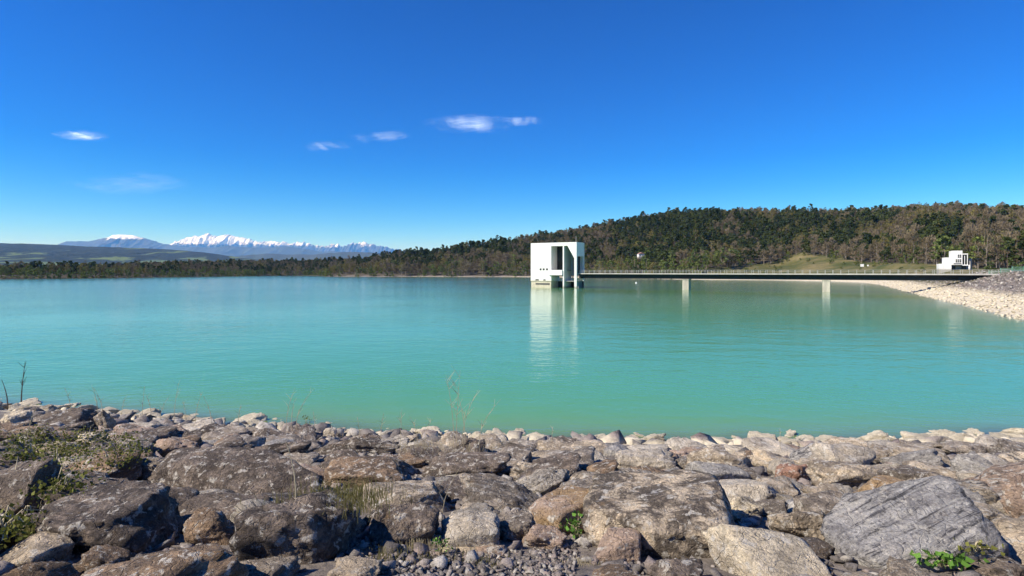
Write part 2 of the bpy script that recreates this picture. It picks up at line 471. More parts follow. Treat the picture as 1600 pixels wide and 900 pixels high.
me = np_mesh('ground', Vg, quads, smooth=True)
Dg = lake_dist(GX, GY)
PXg = np.clip(800+F*GX/np.maximum(GY, 1), -200, 1900)
meadow = ((PXg > 985) & (GY > 140) & (GY < col(PXg, EDGE_D)+12)).astype(np.float32)
bankm = np.clip(1.6-Dg/np.where(GY < 150, 17.0, 5.0), 0, 1).astype(np.float32)
bankm = np.where(GY < 60, 1.0, bankm)
bankm = np.where((PXg < 512) & (GY > 200), 0.0, bankm)
me.attributes.new('meadow', 'FLOAT', 'POINT').data.foreach_set('value', meadow.ravel())
me.attributes.new('bank', 'FLOAT', 'POINT').data.foreach_set('value', bankm.astype(np.float32).ravel())
tag(link('ground', me, M['ground']), kind='structure')

# ------------------------------------------------------------------ water
m, nt, p, out = new_mat('lake_water')
nt.nodes.remove(p)
geo = N(nt, 'ShaderNodeNewGeometry'); pos = geo.outputs['Position']
mp = N(nt, 'ShaderNodeMapping'); mp.inputs['Rotation'].default_value = (0, 0, 0.5); mp.inputs['Scale'].default_value = (1.0, 1.7, 1)
nt.links.new(pos, mp.inputs[0]); wv = mp.outputs[0]
w1 = noise(nt, wv, 1.1, 3, 0.55, 0.4); w2 = noise(nt, wv, 0.22, 3, 0.5, 0.3); w3 = noise(nt, pos, 0.02, 3, 0.5)
amp = ramp(nt, w3, [(0.35, 0.35), (0.65, 1.15)])
sxw = N(nt, 'ShaderNodeSeparateXYZ'); nt.links.new(pos, sxw.inputs[0])
wind = N(nt, 'ShaderNodeMapRange'); wind.inputs[1].default_value = -140; wind.inputs[2].default_value = 60; wind.inputs[3].default_value = 1.6; wind.inputs[4].default_value = 0.75
nt.links.new(sxw.outputs[0], wind.inputs[0])                     # the hill shelters the right of the lake from the wind
amp = math_(nt, 'MULTIPLY', amp, wind.outputs[0])
h = math_(nt, 'ADD', math_(nt, 'MULTIPLY', w1, 0.030), math_(nt, 'MULTIPLY', w2, 0.075))
nrm = bump(nt, math_(nt, 'MULTIPLY', h, amp), 1.0, 1.0)
dep = N(nt, 'ShaderNodeAttribute', attribute_name='depth')
clear = math_(nt, 'POWER', 2.718, math_(nt, 'MULTIPLY', dep.outputs['Fac'], -5.0), clamp=True)
wc = ramp(nt, noise(nt, pos, 0.012, 4, 0.6), [(0.3, (0.086, 0.295, 0.075)), (0.7, (0.096, 0.315, 0.092))])
silty = math_(nt, 'POWER', 2.718, math_(nt, 'MULTIPLY', dep.outputs['Fac'], -1.9), clamp=True)      # silt stirred up where it is shallow
wc = mixc(nt, math_(nt, 'MULTIPLY', silty, 0.75), wc, (0.27, 0.255, 0.11))
dif = N(nt, 'ShaderNodeBsdfDiffuse'); nt.links.new(wc, dif.inputs[0])
tr = N(nt, 'ShaderNodeBsdfTransparent'); tr.inputs[0].default_value = (0.90, 0.95, 0.85, 1)
body = N(nt, 'ShaderNodeMixShader'); nt.links.new(clear, body.inputs[0]); nt.links.new(dif.outputs[0], body.inputs[1]); nt.links.new(tr.outputs[0], body.inputs[2])
gl = N(nt, 'ShaderNodeBsdfGlossy'); gl.inputs['Roughness'].default_value = 0.12; gl.inputs['Color'].default_value = (1, 1, 1, 1)
nt.links.new(nrm, gl.inputs['Normal'])
fr = N(nt, 'ShaderNodeFresnel'); fr.inputs['IOR'].default_value = 1.33; nt.links.new(nrm, fr.inputs['Normal'])
mx = N(nt, 'ShaderNodeMixShader'); nt.links.new(fr.outputs[0], mx.inputs[0]); nt.links.new(body.outputs[0], mx.inputs[1]); nt.links.new(gl.outputs[0], mx.inputs[2])
nt.links.new(mx.outputs[0], out.inputs['Surface'])
M['water'] = m
iy = np.where((ys > 10) & (ys < 950))[0]; ix = np.where((xs > -800) & (xs < 420))[0]
sub = np.ix_(iy, ix)
wx, wy, wd = GX[sub], GY[sub], -GZ[sub]
wi = np.arange(wx.size).reshape(wx.shape)
keep = (np.maximum.reduce([wd[:-1,:-1], wd[:-1,1:], wd[1:,1:], wd[1:,:-1]]) > -1.5)
wq = np.stack([wi[:-1,:-1], wi[:-1,1:], wi[1:,1:], wi[1:,:-1]], -1)[keep]
me = np_mesh('lake_water', np.stack([wx, wy, np.zeros_like(wx)], -1).reshape(-1, 3), wq.reshape(-1, 4), smooth=True)
me.attributes.new('depth', 'FLOAT', 'POINT').data.foreach_set('value', np.maximum(wd, 0).astype(np.float32).ravel())
tag(link('lake_water', me, M['water']), kind='structure')

# ------------------------------------------------------------------ far hills and mountains
def range_mesh(name, mat, Y0, prof, px0, px1, depth, nxs=260, nys=56, ridge_amp=0.25, base=-40, seed=0.0, sc=1.0, jag=0.0):
    """a mountain range: crest heights follow prof (column, row) at depth Y0; spurs run down towards the viewer and away"""
    u = np.linspace(px0, px1, nxs); v = np.linspace(-1.0, 1.0, nys)
    PX, Vv = np.meshgrid(u, v)
    X = (PX-800)/F*Y0
    Yv = Y0+Vv*depth
    crest = CZ+(HZ-col(PX, prof))/F*Y0
    if jag: crest = crest+jag*fbm(np.stack([X.ravel()/Y0*160*sc, np.full(X.size, seed), np.full(X.size, 3.3)], 1), 5).reshape(X.shape)
    r = ridged(np.stack([X.ravel()/Y0*38*sc+seed, Yv.ravel()/Y0*38*sc, np.full(X.size, seed)], 1), 5).reshape(X.shape)
    fall = (1-np.abs(Vv))
    env = fall**1.15
    z = base+(crest-base)*env*(1-ridge_amp*np.clip(np.abs(Vv)*5, 0, 1)*(1.0-np.clip(r, 0, 1)))
    Xs = X+0*Yv
    I = np.arange(nxs*nys).reshape(nys, nxs)
    q = np.stack([I[:-1,:-1], I[:-1,1:], I[1:,1:], I[1:,:-1]], -1).reshape(-1, 4)
    me = np_mesh(name, np.stack([Xs, Yv, z], -1).reshape(-1, 3), q, smooth=True)
    return tag(link(name, me, mat), kind='structure')

def mountain_mat(name, snow_z, spread, rock, low):
    m, nt, p, out = new_mat(name)
    geo = N(nt, 'ShaderNodeNewGeometry'); pos = geo.outputs['Position']
    s = N(nt, 'ShaderNodeSeparateXYZ'); nt.links.new(pos, s.inputs[0])
    nn = noise(nt, pos, 0.0011, 8, 0.65); n_ = noise(nt, pos, 0.004, 8, 0.7)
    zz = math_(nt, 'ADD', s.outputs[2], math_(nt, 'MULTIPLY', math_(nt, 'SUBTRACT', nn, 0.5), spread*2.6))
    zz = math_(nt, 'ADD', zz, math_(nt, 'MULTIPLY', math_(nt, 'SUBTRACT', n_, 0.5), spread*3.4))
    f = N(nt, 'ShaderNodeMapRange'); f.inputs[1].default_value = snow_z; f.inputs[2].default_value = snow_z+spread*0.5; nt.links.new(zz, f.inputs[0])
    c = mixc(nt, noise(nt, pos, 0.002, 6), low, rock)
    c = mixc(nt, f.outputs[0], c, (0.86, 0.88, 0.90))
    nt.links.new(c, p.inputs['Base Color']); p.inputs['Roughness'].default_value = 0.9; p.inputs['Specular IOR Level'].default_value = 0.1
    return m
M['range'] = mountain_mat('snow_range', 1600, 300, (0.10, 0.10, 0.11), (0.05, 0.06, 0.06))
M['dome'] = mountain_mat('dome_mountain', 1540, 200, (0.10, 0.10, 0.11), (0.05, 0.07, 0.06))
M['foot'] = mountain_mat('foothills', 9000, 100, (0.08, 0.09, 0.08), (0.05, 0.07, 0.05))
PROF_RANGE = [(230, 392), (255, 384), (268, 380), (276, 376), (290, 371), (305, 367.5), (318, 366.5), (325, 363.5), (333, 367), (345, 368.5), (354, 364.5), (362, 367), (372, 368), (385, 371.5), (397, 375.5), (409, 377.5), (423, 374.5),
              (432, 377), (440, 376.5), (458, 379.5), (472, 377), (486, 381.5), (504, 383), (521, 380.5), (535, 384), (552, 378), (560, 378.5), (567, 376.5), (581, 381), (598, 384), (621, 389), (650, 396), (700, 410)]
range_mesh('mountain_range', M['range'], 36000, PROF_RANGE, 225, 700, 9000, nxs=520, nys=110, ridge_amp=0.8, seed=3.1, sc=2.6, jag=150)
PROF_DOME = [(60, 396), (88, 383), (96, 379), (106, 376), (125, 375.5), (142, 375.5), (155, 373), (168, 369), (178, 366), (190, 365), (201, 364.8), (212, 367), (228, 370.5), (240, 375), (255, 380), (275, 382), (300, 386), (330, 392), (360, 400)]
range_mesh('dome_mountain', M['dome'], 27000, PROF_DOME, 60, 360, 6000, nxs=260, nys=70, ridge_amp=0.45, seed=8.4, sc=1.4, jag=25)
PROF_FOOT = [(200, 402), (240, 391), (270, 386), (300, 384), (330, 385), (360, 382.5), (390, 385), (420, 385), (450, 383.5), (470, 386), (500, 391), (530, 392), (570, 394), (640, 400)]
range_mesh('foothills', M['foot'], 24000, PROF_FOOT, 200, 640, 5000, nxs=220, nys=40, ridge_amp=0.35, seed=5.5, jag=20)
PROF_LOW = [(330, 406), (380, 398), (420, 394.5), (450, 396), (490, 396), (530, 392.5), (555, 391.5), (585, 393), (620, 397), (680, 404)]
range_mesh('low_hills', M['foot'], 11000, PROF_LOW, 330, 680, 2200, nxs=140, nys=30, ridge_amp=0.2, seed=1.5, jag=8)
m, nt, p, out = new_mat('wooded_hill')
geo = N(nt, 'ShaderNodeNewGeometry'); pos = geo.outputs['Position']
mp = N(nt, 'ShaderNodeMapping'); mp.inputs['Scale'].default_value = (1, 0.45, 1); nt.links.new(pos, mp.inputs[0])
fld = noise(nt, mp.outputs[0], 0.0030, 4, 0.6, 0.6)
s = N(nt, 'ShaderNodeSeparateXYZ'); nt.links.new(pos, s.inputs[0])
lowf = N(nt, 'ShaderNodeMapRange'); lowf.inputs[1].default_value = 60; lowf.inputs[2].default_value = 330; lowf.inputs[3].default_value = 0.13; lowf.inputs[4].default_value = -0.10; nt.links.new(s.outputs[2], lowf.inputs[0])
ff = ramp(nt, math_(nt, 'ADD', fld, lowf.outputs[0]), [(0.56, 0.0), (0.61, 1.0)])
wood = ramp(nt, noise(nt, pos, 0.012, 8, 0.7), [(0.3, (0.022, 0.030, 0.018)), (0.7, (0.06, 0.068, 0.040))])
c = mixc(nt, ff, wood, (0.15, 0.20, 0.07))
nt.links.new(c, p.inputs['Base Color']); p.inputs['Roughness'].default_value = 0.95; p.inputs['Specular IOR Level'].default_value = 0.1
nt.links.new(bump(nt, noise(nt, pos, 0.02, 6, 0.7), 30.0), p.inputs['Normal'])
M['wooded_hill'] = m
PROF_HILL = [(-300, 374), (-100, 377), (0, 378.5), (94, 381.5), (142, 384.5), (200, 386), (262, 388.5), (315, 393), (349, 398.5), (400, 405), (450, 412)]
range_mesh('far_hill', M['wooded_hill'], 7000, PROF_HILL, -300, 450, 4400, nxs=260, nys=60, ridge_amp=0.22, base=0, seed=2.2, sc=0.8, jag=4)

# ------------------------------------------------------------------ intake tower
TH = math.atan2(-0.508, 0.861)
tower = empty('intake_tower', (7.06, 216.5, 0), TH)
tag(tower, 'white concrete intake tower standing in the lake at the end of the footbridge', 'tower')
L, W, H = 18.75, 7.0, 16.4
ZB = 2.5
MB().box((0, 0, ZB), (8.58, W, H)).build('side_block', M['white_wall'], tower)
MB().box((0.12, 0.12, -9), (8.46, W-0.1, ZB)).build('plinth', M['base_concrete'], tower)
MB().box((8.58, 0, 15.3), (L, W, H)).build('roof_beam', M['white_wall'], tower)
b = MB().box((8.58, W-0.5, ZB+2), (L-0.003, W-0.003, 15.3)); b.build('rear_wall', M['white_wall'], tower)
MB().box((13.26, 0, -9), (13.77, W-0.5, 15.3)).build('fin_wall', M['white_wall'], tower)
MB().prism([(17.84, -9), (L, -9), (L, 15.3), (15.15, 15.3), (17.84, 10.7)], 0, 0.7).build('corner_post', M['white_wall'], tower)
MB().box((8.58, 4.9, 6.5), (13.26, 5.1, 15.3)).build('glazing', M['dark_glass'], tower)
MB().box((8.58, 1.3, 4.4), (13.26, W-0.5, 4.7)).build('floor_slab', M['grey_concrete'], tower)
MB().box((13.77, 0.9, 2.3), (L-0.3, W-0.5, 2.55)).build('lower_slab', M['grey_concrete'], tower)
MB().box((7.75, -0.45, 4.6), (13.2, 0.9, 6.5)).build('balcony', M['white_wall'], tower)
MB().box((18.2, 0.7, 11.5), (L-0.003, W-0.5, 15.3)).build('end_wall', M['white_wall'], tower)
MB().box((18.2, 6.35, 2.5), (L-0.006, W-0.003, 11.5)).build('end_frame', M['white_wall'], tower)
MB().box((17.2, 0.8, 4.8), (17.3, 6.4, 11.5)).build('door', M['dark_metal'], tower)
for k in range(4):
    MB().box((17.7, 1.0+k*1.6, -9), (18.4, 1.75+k*1.6, 2.3)).build('pile', M['grey_concrete'], tower)
MB().box((8.5, W-0.9, -9), (L, W-0.52, 2.3)).build('rear_screen', M['dark_metal'], tower)  # added dark sheet, its colour stands for the shade between the legs
for x in (4.17, 5.48, 6.84):
    MB().box((x-0.38, -0.03, 6.4), (x+0.38, 0.12, 7.1)).build('window', M['dark_glass'], tower)
for x, w in ((2.7, 0.7), (5.77, 0.45)):
    MB().box((x-w, -0.03, 2.55), (x+w, 0.1, 3.05)).build('vent_slot', M['dark_glass'], tower)
MB().box((2.0, 0.09, 1.05), (7.9, 0.2, 1.6)).build('intake_slot', M['dark_metal'], tower)
MB().box((-0.06, -0.06, ZB-0.12), (8.64, 0.1, ZB+0.1)).build('ledge', M['base_concrete'], tower)
MB().box((14.4, 5.9, 2.6), (14.55, 6.4, 15.0)).box((15.2, 5.9, 2.6), (15.35, 6.4, 15.0)).build('pipe_run', M['rail_metal'], tower)
MB().box((13.78, 2.6, 6.2), (14.3, 5.0, 6.5)).build('landing', M['grey_concrete'], tower)
mast = MB().tube([(17.2, 3, H-0.1), (17.2, 3, H+2.5)], 0.07).build('mast', M['rail_metal'], tower)
# parapet
for a, b_ in (((0, 0, H), (L, 0.3, H+0.16)), ((0, W-0.3, H), (L, W, H+0.16)), ((0, 0.303, H), (0.3, W-0.303, H+0.157)), ((L-0.3, 0.303, H), (L, W-0.303, H+0.157))):
    MB().box(a, b_).build('coping', M['white_wall'], tower)

# ------------------------------------------------------------------ footbridge
bo = Vector((25.0, 210.0, 0))
BL = 119.5
bridge = empty('footbridge', bo, TH)
tag(bridge, 'long dark-girdered service bridge from the bank to the white tower', 'bridge')
DZ = 5.35
MB().box((-0.4, -2.15, DZ-0.34), (BL, 2.15, DZ)).build('deck', M['deck_concrete'], bridge)
for s_ in (-1, 1):
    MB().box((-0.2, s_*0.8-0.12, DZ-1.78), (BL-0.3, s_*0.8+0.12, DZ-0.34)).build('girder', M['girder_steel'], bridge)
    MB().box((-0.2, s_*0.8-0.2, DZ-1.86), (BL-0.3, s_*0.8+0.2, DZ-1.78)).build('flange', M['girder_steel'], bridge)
    for z in (0.5, 1.0):
        y = s_*2.0
        MB().box((0, y-0.03, DZ+z), (BL, y+0.03, DZ+z+0.06)).build('rail', M['rail_metal'], bridge)
pm = MB().box((-0.045, -0.045, 0), (0.045, 0.045, 1.0)).mesh('post')
k = 0
while 0.4+k*2.0 < BL:
    for s_ in (-1, 1):
        link('post', pm, M['rail_metal'], bridge, (0.4+k*2.0, s_*2.0, DZ))
    k += 1
for sx in (38.1, 78.7):
    pr = MB().prism([(-1.05, -9), (1.05, -9), (1.0, DZ-2.08), (-1.0, DZ-2.08)], -1.6, 1.6).build('pier', M['pier_concrete'], bridge)
    pr.location = (sx, 0, 0)
    cp = MB().box((-1.15, -1.75, DZ-2.08), (1.15, 1.75, DZ-1.86)).build('cap', M['pier_concrete'], pr)
MB().box((BL-1.2, -2.6, -1), (BL+3.5, 2.6, DZ-0.36)).build('abutment', M['grey_concrete'], bridge)

# ------------------------------------------------------------------ crest road along the bank
RD = [(122, 118), (130, 140), (140, 156), (152, 172), (166, 192), (184, 212), (215, 240), (260, 268)]
def strip(name, mat, pts, w, lift, th=None):
    P = [Vector((x, y, 0)) for x, y in pts]; fine = []
    for i in range(len(P)-1):
        for t in np.linspace(0, 1, 8, endpoint=False): fine.append(P[i].lerp(P[i+1], t))
    fine.append(P[-1]); V = []; Fq = []
    for i, q in enumerate(fine):
        d = (fine[min(i+1, len(fine)-1)]-fine[max(i-1, 0)]).normalized(); n = Vector((-d.y, d.x, 0))
        zs_ = [gz((q+n*k).x, (q+n*k).y) for k in (-w/2, 0, w/2)]
        zz = max(zs_)+lift
        for k in (-w/2, w/2):
            e = q+n*k; V.append((e.x, e.y, zz)); V.append((e.x, e.y, zz-1.0))
    for i in range(len(fine)-1):
        a = i*4; b = a+4
        Fq += [(a, a+2, b+2, b), (a+1, a, b, b+1), (a+2, a+3, b+3, b+2)]
    me = bpy.data.meshes.new(name); me.from_pydata(V, [], Fq); me.update()
    return link(name, me, mat)
tag(strip('road', M['asphalt'], RD, 6.0, 0.12), kind='structure')

# ------------------------------------------------------------------ stepped white building
Yb = 226.0
hb = at(1468, 421, Yb)
s_ = Yb/F
house = empty('stepped_building', (hb.x, Yb, hb.z-0.35), math.radians(-31))
tag(house, 'white stepped concrete building at the edge of the wood beyond the bridge', 'building')
def hx(px): return (px-1468)*s_*0.83
HT = 7.6
MB().prism([(hx(1467), -3), (hx(1486), -3), (hx(1486), HT*0.66), (hx(1475.5), HT*0.66), (hx(1475.5), HT*0.34), (hx(1467), HT*0.34)], 0, 8).build('stepped_wing', M['white_wall'], house)
MB().box((hx(1486)+0.003, -0.4, HT*0.28), (hx(1502), 7.5, HT)).build('tower_block', M['white_wall'], house)
MB().box((hx(1486)+0.003, 2.2, -3), (hx(1511), 7.2, HT*0.28)).build('ground_floor', M['grey_concrete'], house)
MB().box((hx(1502)+0.003, 1.2, HT*0.28), (hx(1509), 7.2, HT*0.8)).build('recessed_wing', M['dark_glass'], house)
MB().box((hx(1502)+0.003, -0.3, HT*0.24), (hx(1510.5), 1.2, HT*0.29)).build('terrace', M['white_wall'], house)
MB().box((hx(1509), -0.2, HT*0.29), (hx(1510), 0.1, HT*0.8)).build('column', M['white_wall'], house)
MB().box((hx(1505), -0.2, HT*0.29), (hx(1505.8), 0.1, HT*0.74)).build('column', M['white_wall'], house)
MB().box((hx(1502)+0.003, -0.3, HT*0.80), (hx(1510.3), 7.2, HT*0.85)).build('roof', M['white_wall'], house)
MB().box((hx(1511), -0.6, -3), (hx(1513), 0.4, HT*0.28)).build('buttress', M['white_wall'], house)
MB().box((hx(1513), 2.0, -3), (hx(1517.5), 7.0, HT*0.60)).build('rear_wing', M['post_grey'], house)
for x0, x1, z0, z1, n in ((1495, 1500.3, 0.64, 0.80, 2), (1492, 1500.3, 0.40, 0.56, 3)):
    fr_ = MB().box((hx(x0), -0.45, HT*z0), (hx(x1), -0.3, HT*z1)).build('window', M['dark_glass'], house)
    for k in range(n-1):
        xm = hx(x0)+(hx(x1)-hx(x0))*(k+1)/n
        MB().box((xm-0.05, -0.5, HT*z0), (xm+0.05, -0.44, HT*z1)).build('mullion', M['white_wall'], fr_)
    zm = HT*(z0+z1)/2
    MB().box((hx(x0), -0.497, zm-0.05), (hx(x1), -0.443, zm+0.05)).build('transom', M['white_wall'], fr_)
MB().box((hx(1489), -0.45, HT*0.31), (hx(1500.5), -0.3, HT*0.36)).build('window', M['dark_glass'], house)
MB().box((hx(1487), 2.1, 0), (hx(1493), 2.25, HT*0.22)).build('garage_door', M['dark_metal'], house)
MB().box((hx(1502), 2.1, 0), (hx(1509), 2.25, HT*0.22)).build('garage_door', M['dark_metal'], house)

# small white house among the trees
Yh = 548.0
hp = at(998, 400, Yh)
cot = empty('small_house', (hp.x, Yh, max(hp.z-1, gz(hp.x+3, Yh)-0.5)), 0.15); cot.scale = (0.72, 0.72, 0.72)
tag(cot, 'tiny white house among the trees behind the bridge', 'house')
MB().box((0, 0, -2), (8.0, 6, 4.0)).build('wall', M['white_wall'], cot)
MB().prism([(-0.4, 4.0), (8.4, 4.0), (4.0, 6.4)], -0.4, 6.4).build('roof', M['roof_tile'], cot)
for x in (1.5, 5.2):
    MB().box((x, -0.04, 1.2), (x+1.1, 0.1, 2.6)).build('window', M['dark_glass'], cot)

# signs near the bank, green barrier at the bridge end, buoy
def sign_post(px, py, Yd, hgt, w, h_, label):
    q = at(px, py, Yd); z0 = gz(q.x, Yd)
    e = empty('sign', (q.x, Yd, z0), -0.3)
    MB().box((-0.06, -0.06, -0.3), (0.06, 0.06, hgt)).build('post', M['post_grey'], e)
    MB().box((-w/2, -0.12, hgt-h_), (w/2, -0.063, hgt)).build('board', M['sign_white'], e)
    tag(e, label, 'sign')
sign_post(1347, 420, 372, 3.4, 2.0, 1.7, 'larger white sign board on a post in the meadow behind the bridge')
sign_post(1356, 421, 368, 1.8, 1.0, 0.9, 'smaller white sign beside the larger sign board in the meadow')
fence = empty('green_barrier', (126.3, 152.5, 0), 0.0)
tag(fence, 'pale green mesh barrier where the bridge meets the bank', 'barrier')
fx = [(0, 0), (2.2, -1.0), (4.4, -2.0), (6.6, -3.0)]
for i, (x, y) in enumerate(fx):
    z = max(gz(126.3+x, 152.5+y), 4.6)
    MB().box((x-0.06, y-0.06, z-0.4), (x+0.06, y+0.06, z+1.35)).build('post', M['green_mesh'], fence)
    if i < 3:
        x2, y2 = fx[i+1]
        for kk in range(5):
            MB().tube([(x, y, z+0.25+kk*0.25), (x2, y2, z+0.25+kk*0.25)], 0.05, 4).build('rail', M['green_mesh'], fence)
q = at(994, 442, 6*F/(442.5-HZ))
bmb = MB()
bmb.tube([(0, 0, -0.3), (0, 0, -0.22), (0, 0, 0.1), (0, 0, 0.35), (0, 0, 0.5), (0, 0, 0.8)], [0.12, 0.42, 0.5, 0.36, 0.1, 0.07], 14)
by = bmb.build('buoy', M['buoy'], None, True); by.location = (q.x, q.y, 0)
tag(by, 'small white buoy floating behind the bridge', 'buoy')

# ------------------------------------------------------------------ trees
def leaf_mat(name, a, b, trans=0.25):
    m, nt, p, out = new_mat(name)
    oi = N(nt, 'ShaderNodeObjectInfo'); geo = N(nt, 'ShaderNodeNewGeometry')
    c = ramp(nt, oi.outputs['Random'], [(0.0, a), (1.0, b)])
    c2 = mixc(nt, 1.0, c, ramp(nt, geo.outputs['Random Per Island'], [(0.0, (0.6, 0.6, 0.6)), (1.0, (1.4, 1.4, 1.4))]), 'MULTIPLY')
    nt.links.new(c2, p.inputs['Base Color']); p.inputs['Roughness'].default_value = 0.75; p.inputs['Specular IOR Level'].default_value = 0.2
    tl = N(nt, 'ShaderNodeBsdfTranslucent'); nt.links.new(c2, tl.inputs[0])
    mx = N(nt, 'ShaderNodeMixShader'); mx.inputs[0].default_value = trans
    nt.links.new(p.outputs[0], mx.inputs[1]); nt.links.new(tl.outputs[0], mx.inputs[2]); nt.links.new(mx.outputs[0], out.inputs[0])
    return m
M['pine_leaf'] = leaf_mat('pine_leaf', (0.026, 0.041, 0.011), (0.075, 0.092, 0.026), 0.15)
M['bare_twig'] = leaf_mat('bare_twig', (0.105, 0.082, 0.048), (0.21, 0.168, 0.105), 0.05)
M['bud_leaf'] = leaf_mat('bud_leaf', (0.13, 0.115, 0.038), (0.22, 0.19, 0.06), 0.25)
M['fresh_leaf'] = leaf_mat('fresh_leaf', (0.085, 0.12, 0.030), (0.17, 0.20, 0.055), 0.3)
M['pine_bark'] = plain('pine_bark', (0.11, 0.08, 0.06), 0.9, 0.2, 3)
M['pale_bark'] = plain('pale_bark', (0.24, 0.20, 0.16), 0.9, 0.2, 3)

def quads_at(C, size, rng, aspect=1.0, up=None, flat=0.0):
    """one leaf-sized quad at each centre, turned at random"""
    n = len(C)
    a = rng.normal(size=(n, 3)); a /= np.linalg.norm(a, axis=1)[:, None]
    if up is not None: a = a*(1-flat)+np.asarray(up)*flat; a /= np.linalg.norm(a, axis=1)[:, None]
    b = rng.normal(size=(n, 3)); b -= (b*a).sum(1)[:, None]*a; b /= np.linalg.norm(b, axis=1)[:, None]
    s = (size*rng.uniform(0.6, 1.4, n))[:, None]
    a = a*s*aspect; b = b*s
    V = np.stack([C-a-b*0.6, C+a-b, C+a*0.8+b, C-a+b*0.7], 1).reshape(-1, 3)
    return V, np.arange(4*n).reshape(n, 4)

def tree_template(kind, seed):
    """(trunk mesh, crown mesh, height) of one tree about 12 m tall"""
    rng = np.random.default_rng(seed)
    tm = MB(); Cs = []
    lean = rng.normal(0, 0.25, 2)
    def at_h(z, Ht): t = z/Ht; return np.array([lean[0]*t*t, lean[1]*t*t, z])
    if kind == 'pine':
        Ht = rng.uniform(11.5, 14); c0 = Ht*rng.uniform(0.22, 0.42); R = rng.uniform(2.5, 3.5)
        tm.tube([tuple(at_h(z, Ht)) for z in (-1, 0, Ht*0.35, Ht*0.7, Ht*0.93)], [0.24, 0.2, 0.16, 0.1, 0.03], 5)
        for k in range(24):
            t = rng.random()**0.8; z = c0+(Ht-c0)*t
            prof = (0.45+0.75*math.sin(math.pi*min(1, 0.25+t*0.70)))*(1-t**3*0.75)
            r = R*prof*math.sqrt(rng.uniform(0.15, 1)); an = rng.uniform(0, 6.283)
            c = at_h(z, Ht)+np.array([r*math.cos(an), r*math.sin(an), 0])
            tm.tube([tuple(at_h(z-0.5, Ht)), tuple(c)], [0.06, 0.02], 3)
            d = rng.normal(size=(17, 3)); d /= np.linalg.norm(d, axis=1)[:, None]
            Cs.append(c+d*np.array([1.05, 1.05, 0.62])*rng.uniform(0.5, 1.05, (17, 1)))
        V, Fq = quads_at(np.concatenate(Cs), 0.34, rng, 1.0, (0, 0, 1), 0.25); leaf, bark = 'pine_leaf', 'pine_bark'
    elif kind == 'spire':
        Ht = rng.uniform(15, 17); R = 2.6
        tm.tube([(0, 0, -1), (0, 0, 0), (0, 0, Ht*0.95)], [0.25, 0.2, 0.03], 5)
        for k in range(30):
            t = k/30; z = 1.5+(Ht-1.5)*t; r = R*(1-t)+0.2
            n_ = 14
            an = rng.uniform(0, 6.283, n_); rr = r*np.sqrt(rng.uniform(0.05, 1, n_))
            Cs.append(np.stack([rr*np.cos(an), rr*np.sin(an), z-rr*0.35+rng.normal(0, 0.15, n_)], 1))
        V, Fq = quads_at(np.concatenate(Cs), 0.36, rng, 1.0, (0, 0, 1), 0.3); leaf, bark = 'pine_leaf', 'pine_bark'
    else:
        if kind == 'bush': Ht = rng.uniform(5, 7); c0 = 0.3; R = rng.uniform(2.2, 3.0)
        else: Ht = rng.uniform(10.5, 14); c0 = Ht*rng.uniform(0.22, 0.34); R = rng.uniform(2.9, 3.9)
        tm.tube([tuple(at_h(z, Ht)) for z in (-1, 0, c0+0.5, Ht*0.6, Ht*0.92)], [0.24*Ht/12, 0.2*Ht/12, 0.16*Ht/12, 0.09*Ht/12, 0.02], 5)
        nl = 22 if kind != 'bush' else 16
        for k in range(nl):
            t = rng.random(); z = c0+(Ht-c0)*t*0.97
            prof = math.sin(math.pi*min(1, 0.18+t*0.78))**0.7
            r = R*prof*math.sqrt(rng.uniform(0.1, 1)); an = rng.uniform(0, 6.283)
            c = at_h(z, Ht)+np.array([r*math.cos(an), r*math.sin(an), 0])
            z0 = max(0.3, z-r*0.9)
            mid = (at_h(z0, Ht)+c)/2+rng.normal(0, 0.2, 3)
            tm.tube([tuple(at_h(z0, Ht)), tuple(mid), tuple(c)], [0.09*Ht/12, 0.05*Ht/12, 0.015], 4)
            n_ = 16 if kind == 'bare' else 19
            d = rng.normal(size=(n_, 3)); d /= np.linalg.norm(d, axis=1)[:, None]
            Cs.append(c+d*np.array([1.1, 1.1, 0.85])*rng.uniform(0.3, 1.1, (n_, 1))*(0.8 if kind == 'bush' else 1.0))
        C = np.concatenate(Cs)
        if kind == 'bare':
            # thin twig sprays pointing up and outwards
            n_ = len(C)
            d = C-np.array([0, 0, c0]); d /= np.linalg.norm(d, axis=1)[:, None]+1e-6
            d = d+rng.normal(0, 0.55, (n_, 3))+np.array([0, 0, 0.35]); d /= np.linalg.norm(d, axis=1)[:, None]
            b = rng.normal(size=(n_, 3)); b -= (b*d).sum(1)[:, None]*d; b /= np.linalg.norm(b, axis=1)[:, None]
            ln = rng.uniform(0.45, 0.95, n_)[:, None]; w = rng.uniform(0.07, 0.16, n_)[:, None]
            V = np.stack([C-d*ln-b*w*0.4, C-d*ln+b*w*0.4, C+d*ln+b*w, C+d*ln-b*w], 1).reshape(-1, 3)
            Fq = np.arange(4*n_).reshape(n_, 4); leaf, bark = 'bare_twig', 'pale_bark'
        elif kind == 'bud':
            V, Fq = quads_at(C, 0.26, rng, 0.8); leaf, bark = 'bud_leaf', 'pale_bark'
        else:
            V, Fq = quads_at(C, 0.27 if kind == 'bush' else 0.33, rng, 0.9); leaf, bark = 'fresh_leaf', 'pale_bark'
    tme = tm.mesh('trunk'); tme.materials.append(M[bark])
    cme = np_mesh('crown', V, Fq); cme.materials.append(M[leaf])
    return tme, cme, Ht

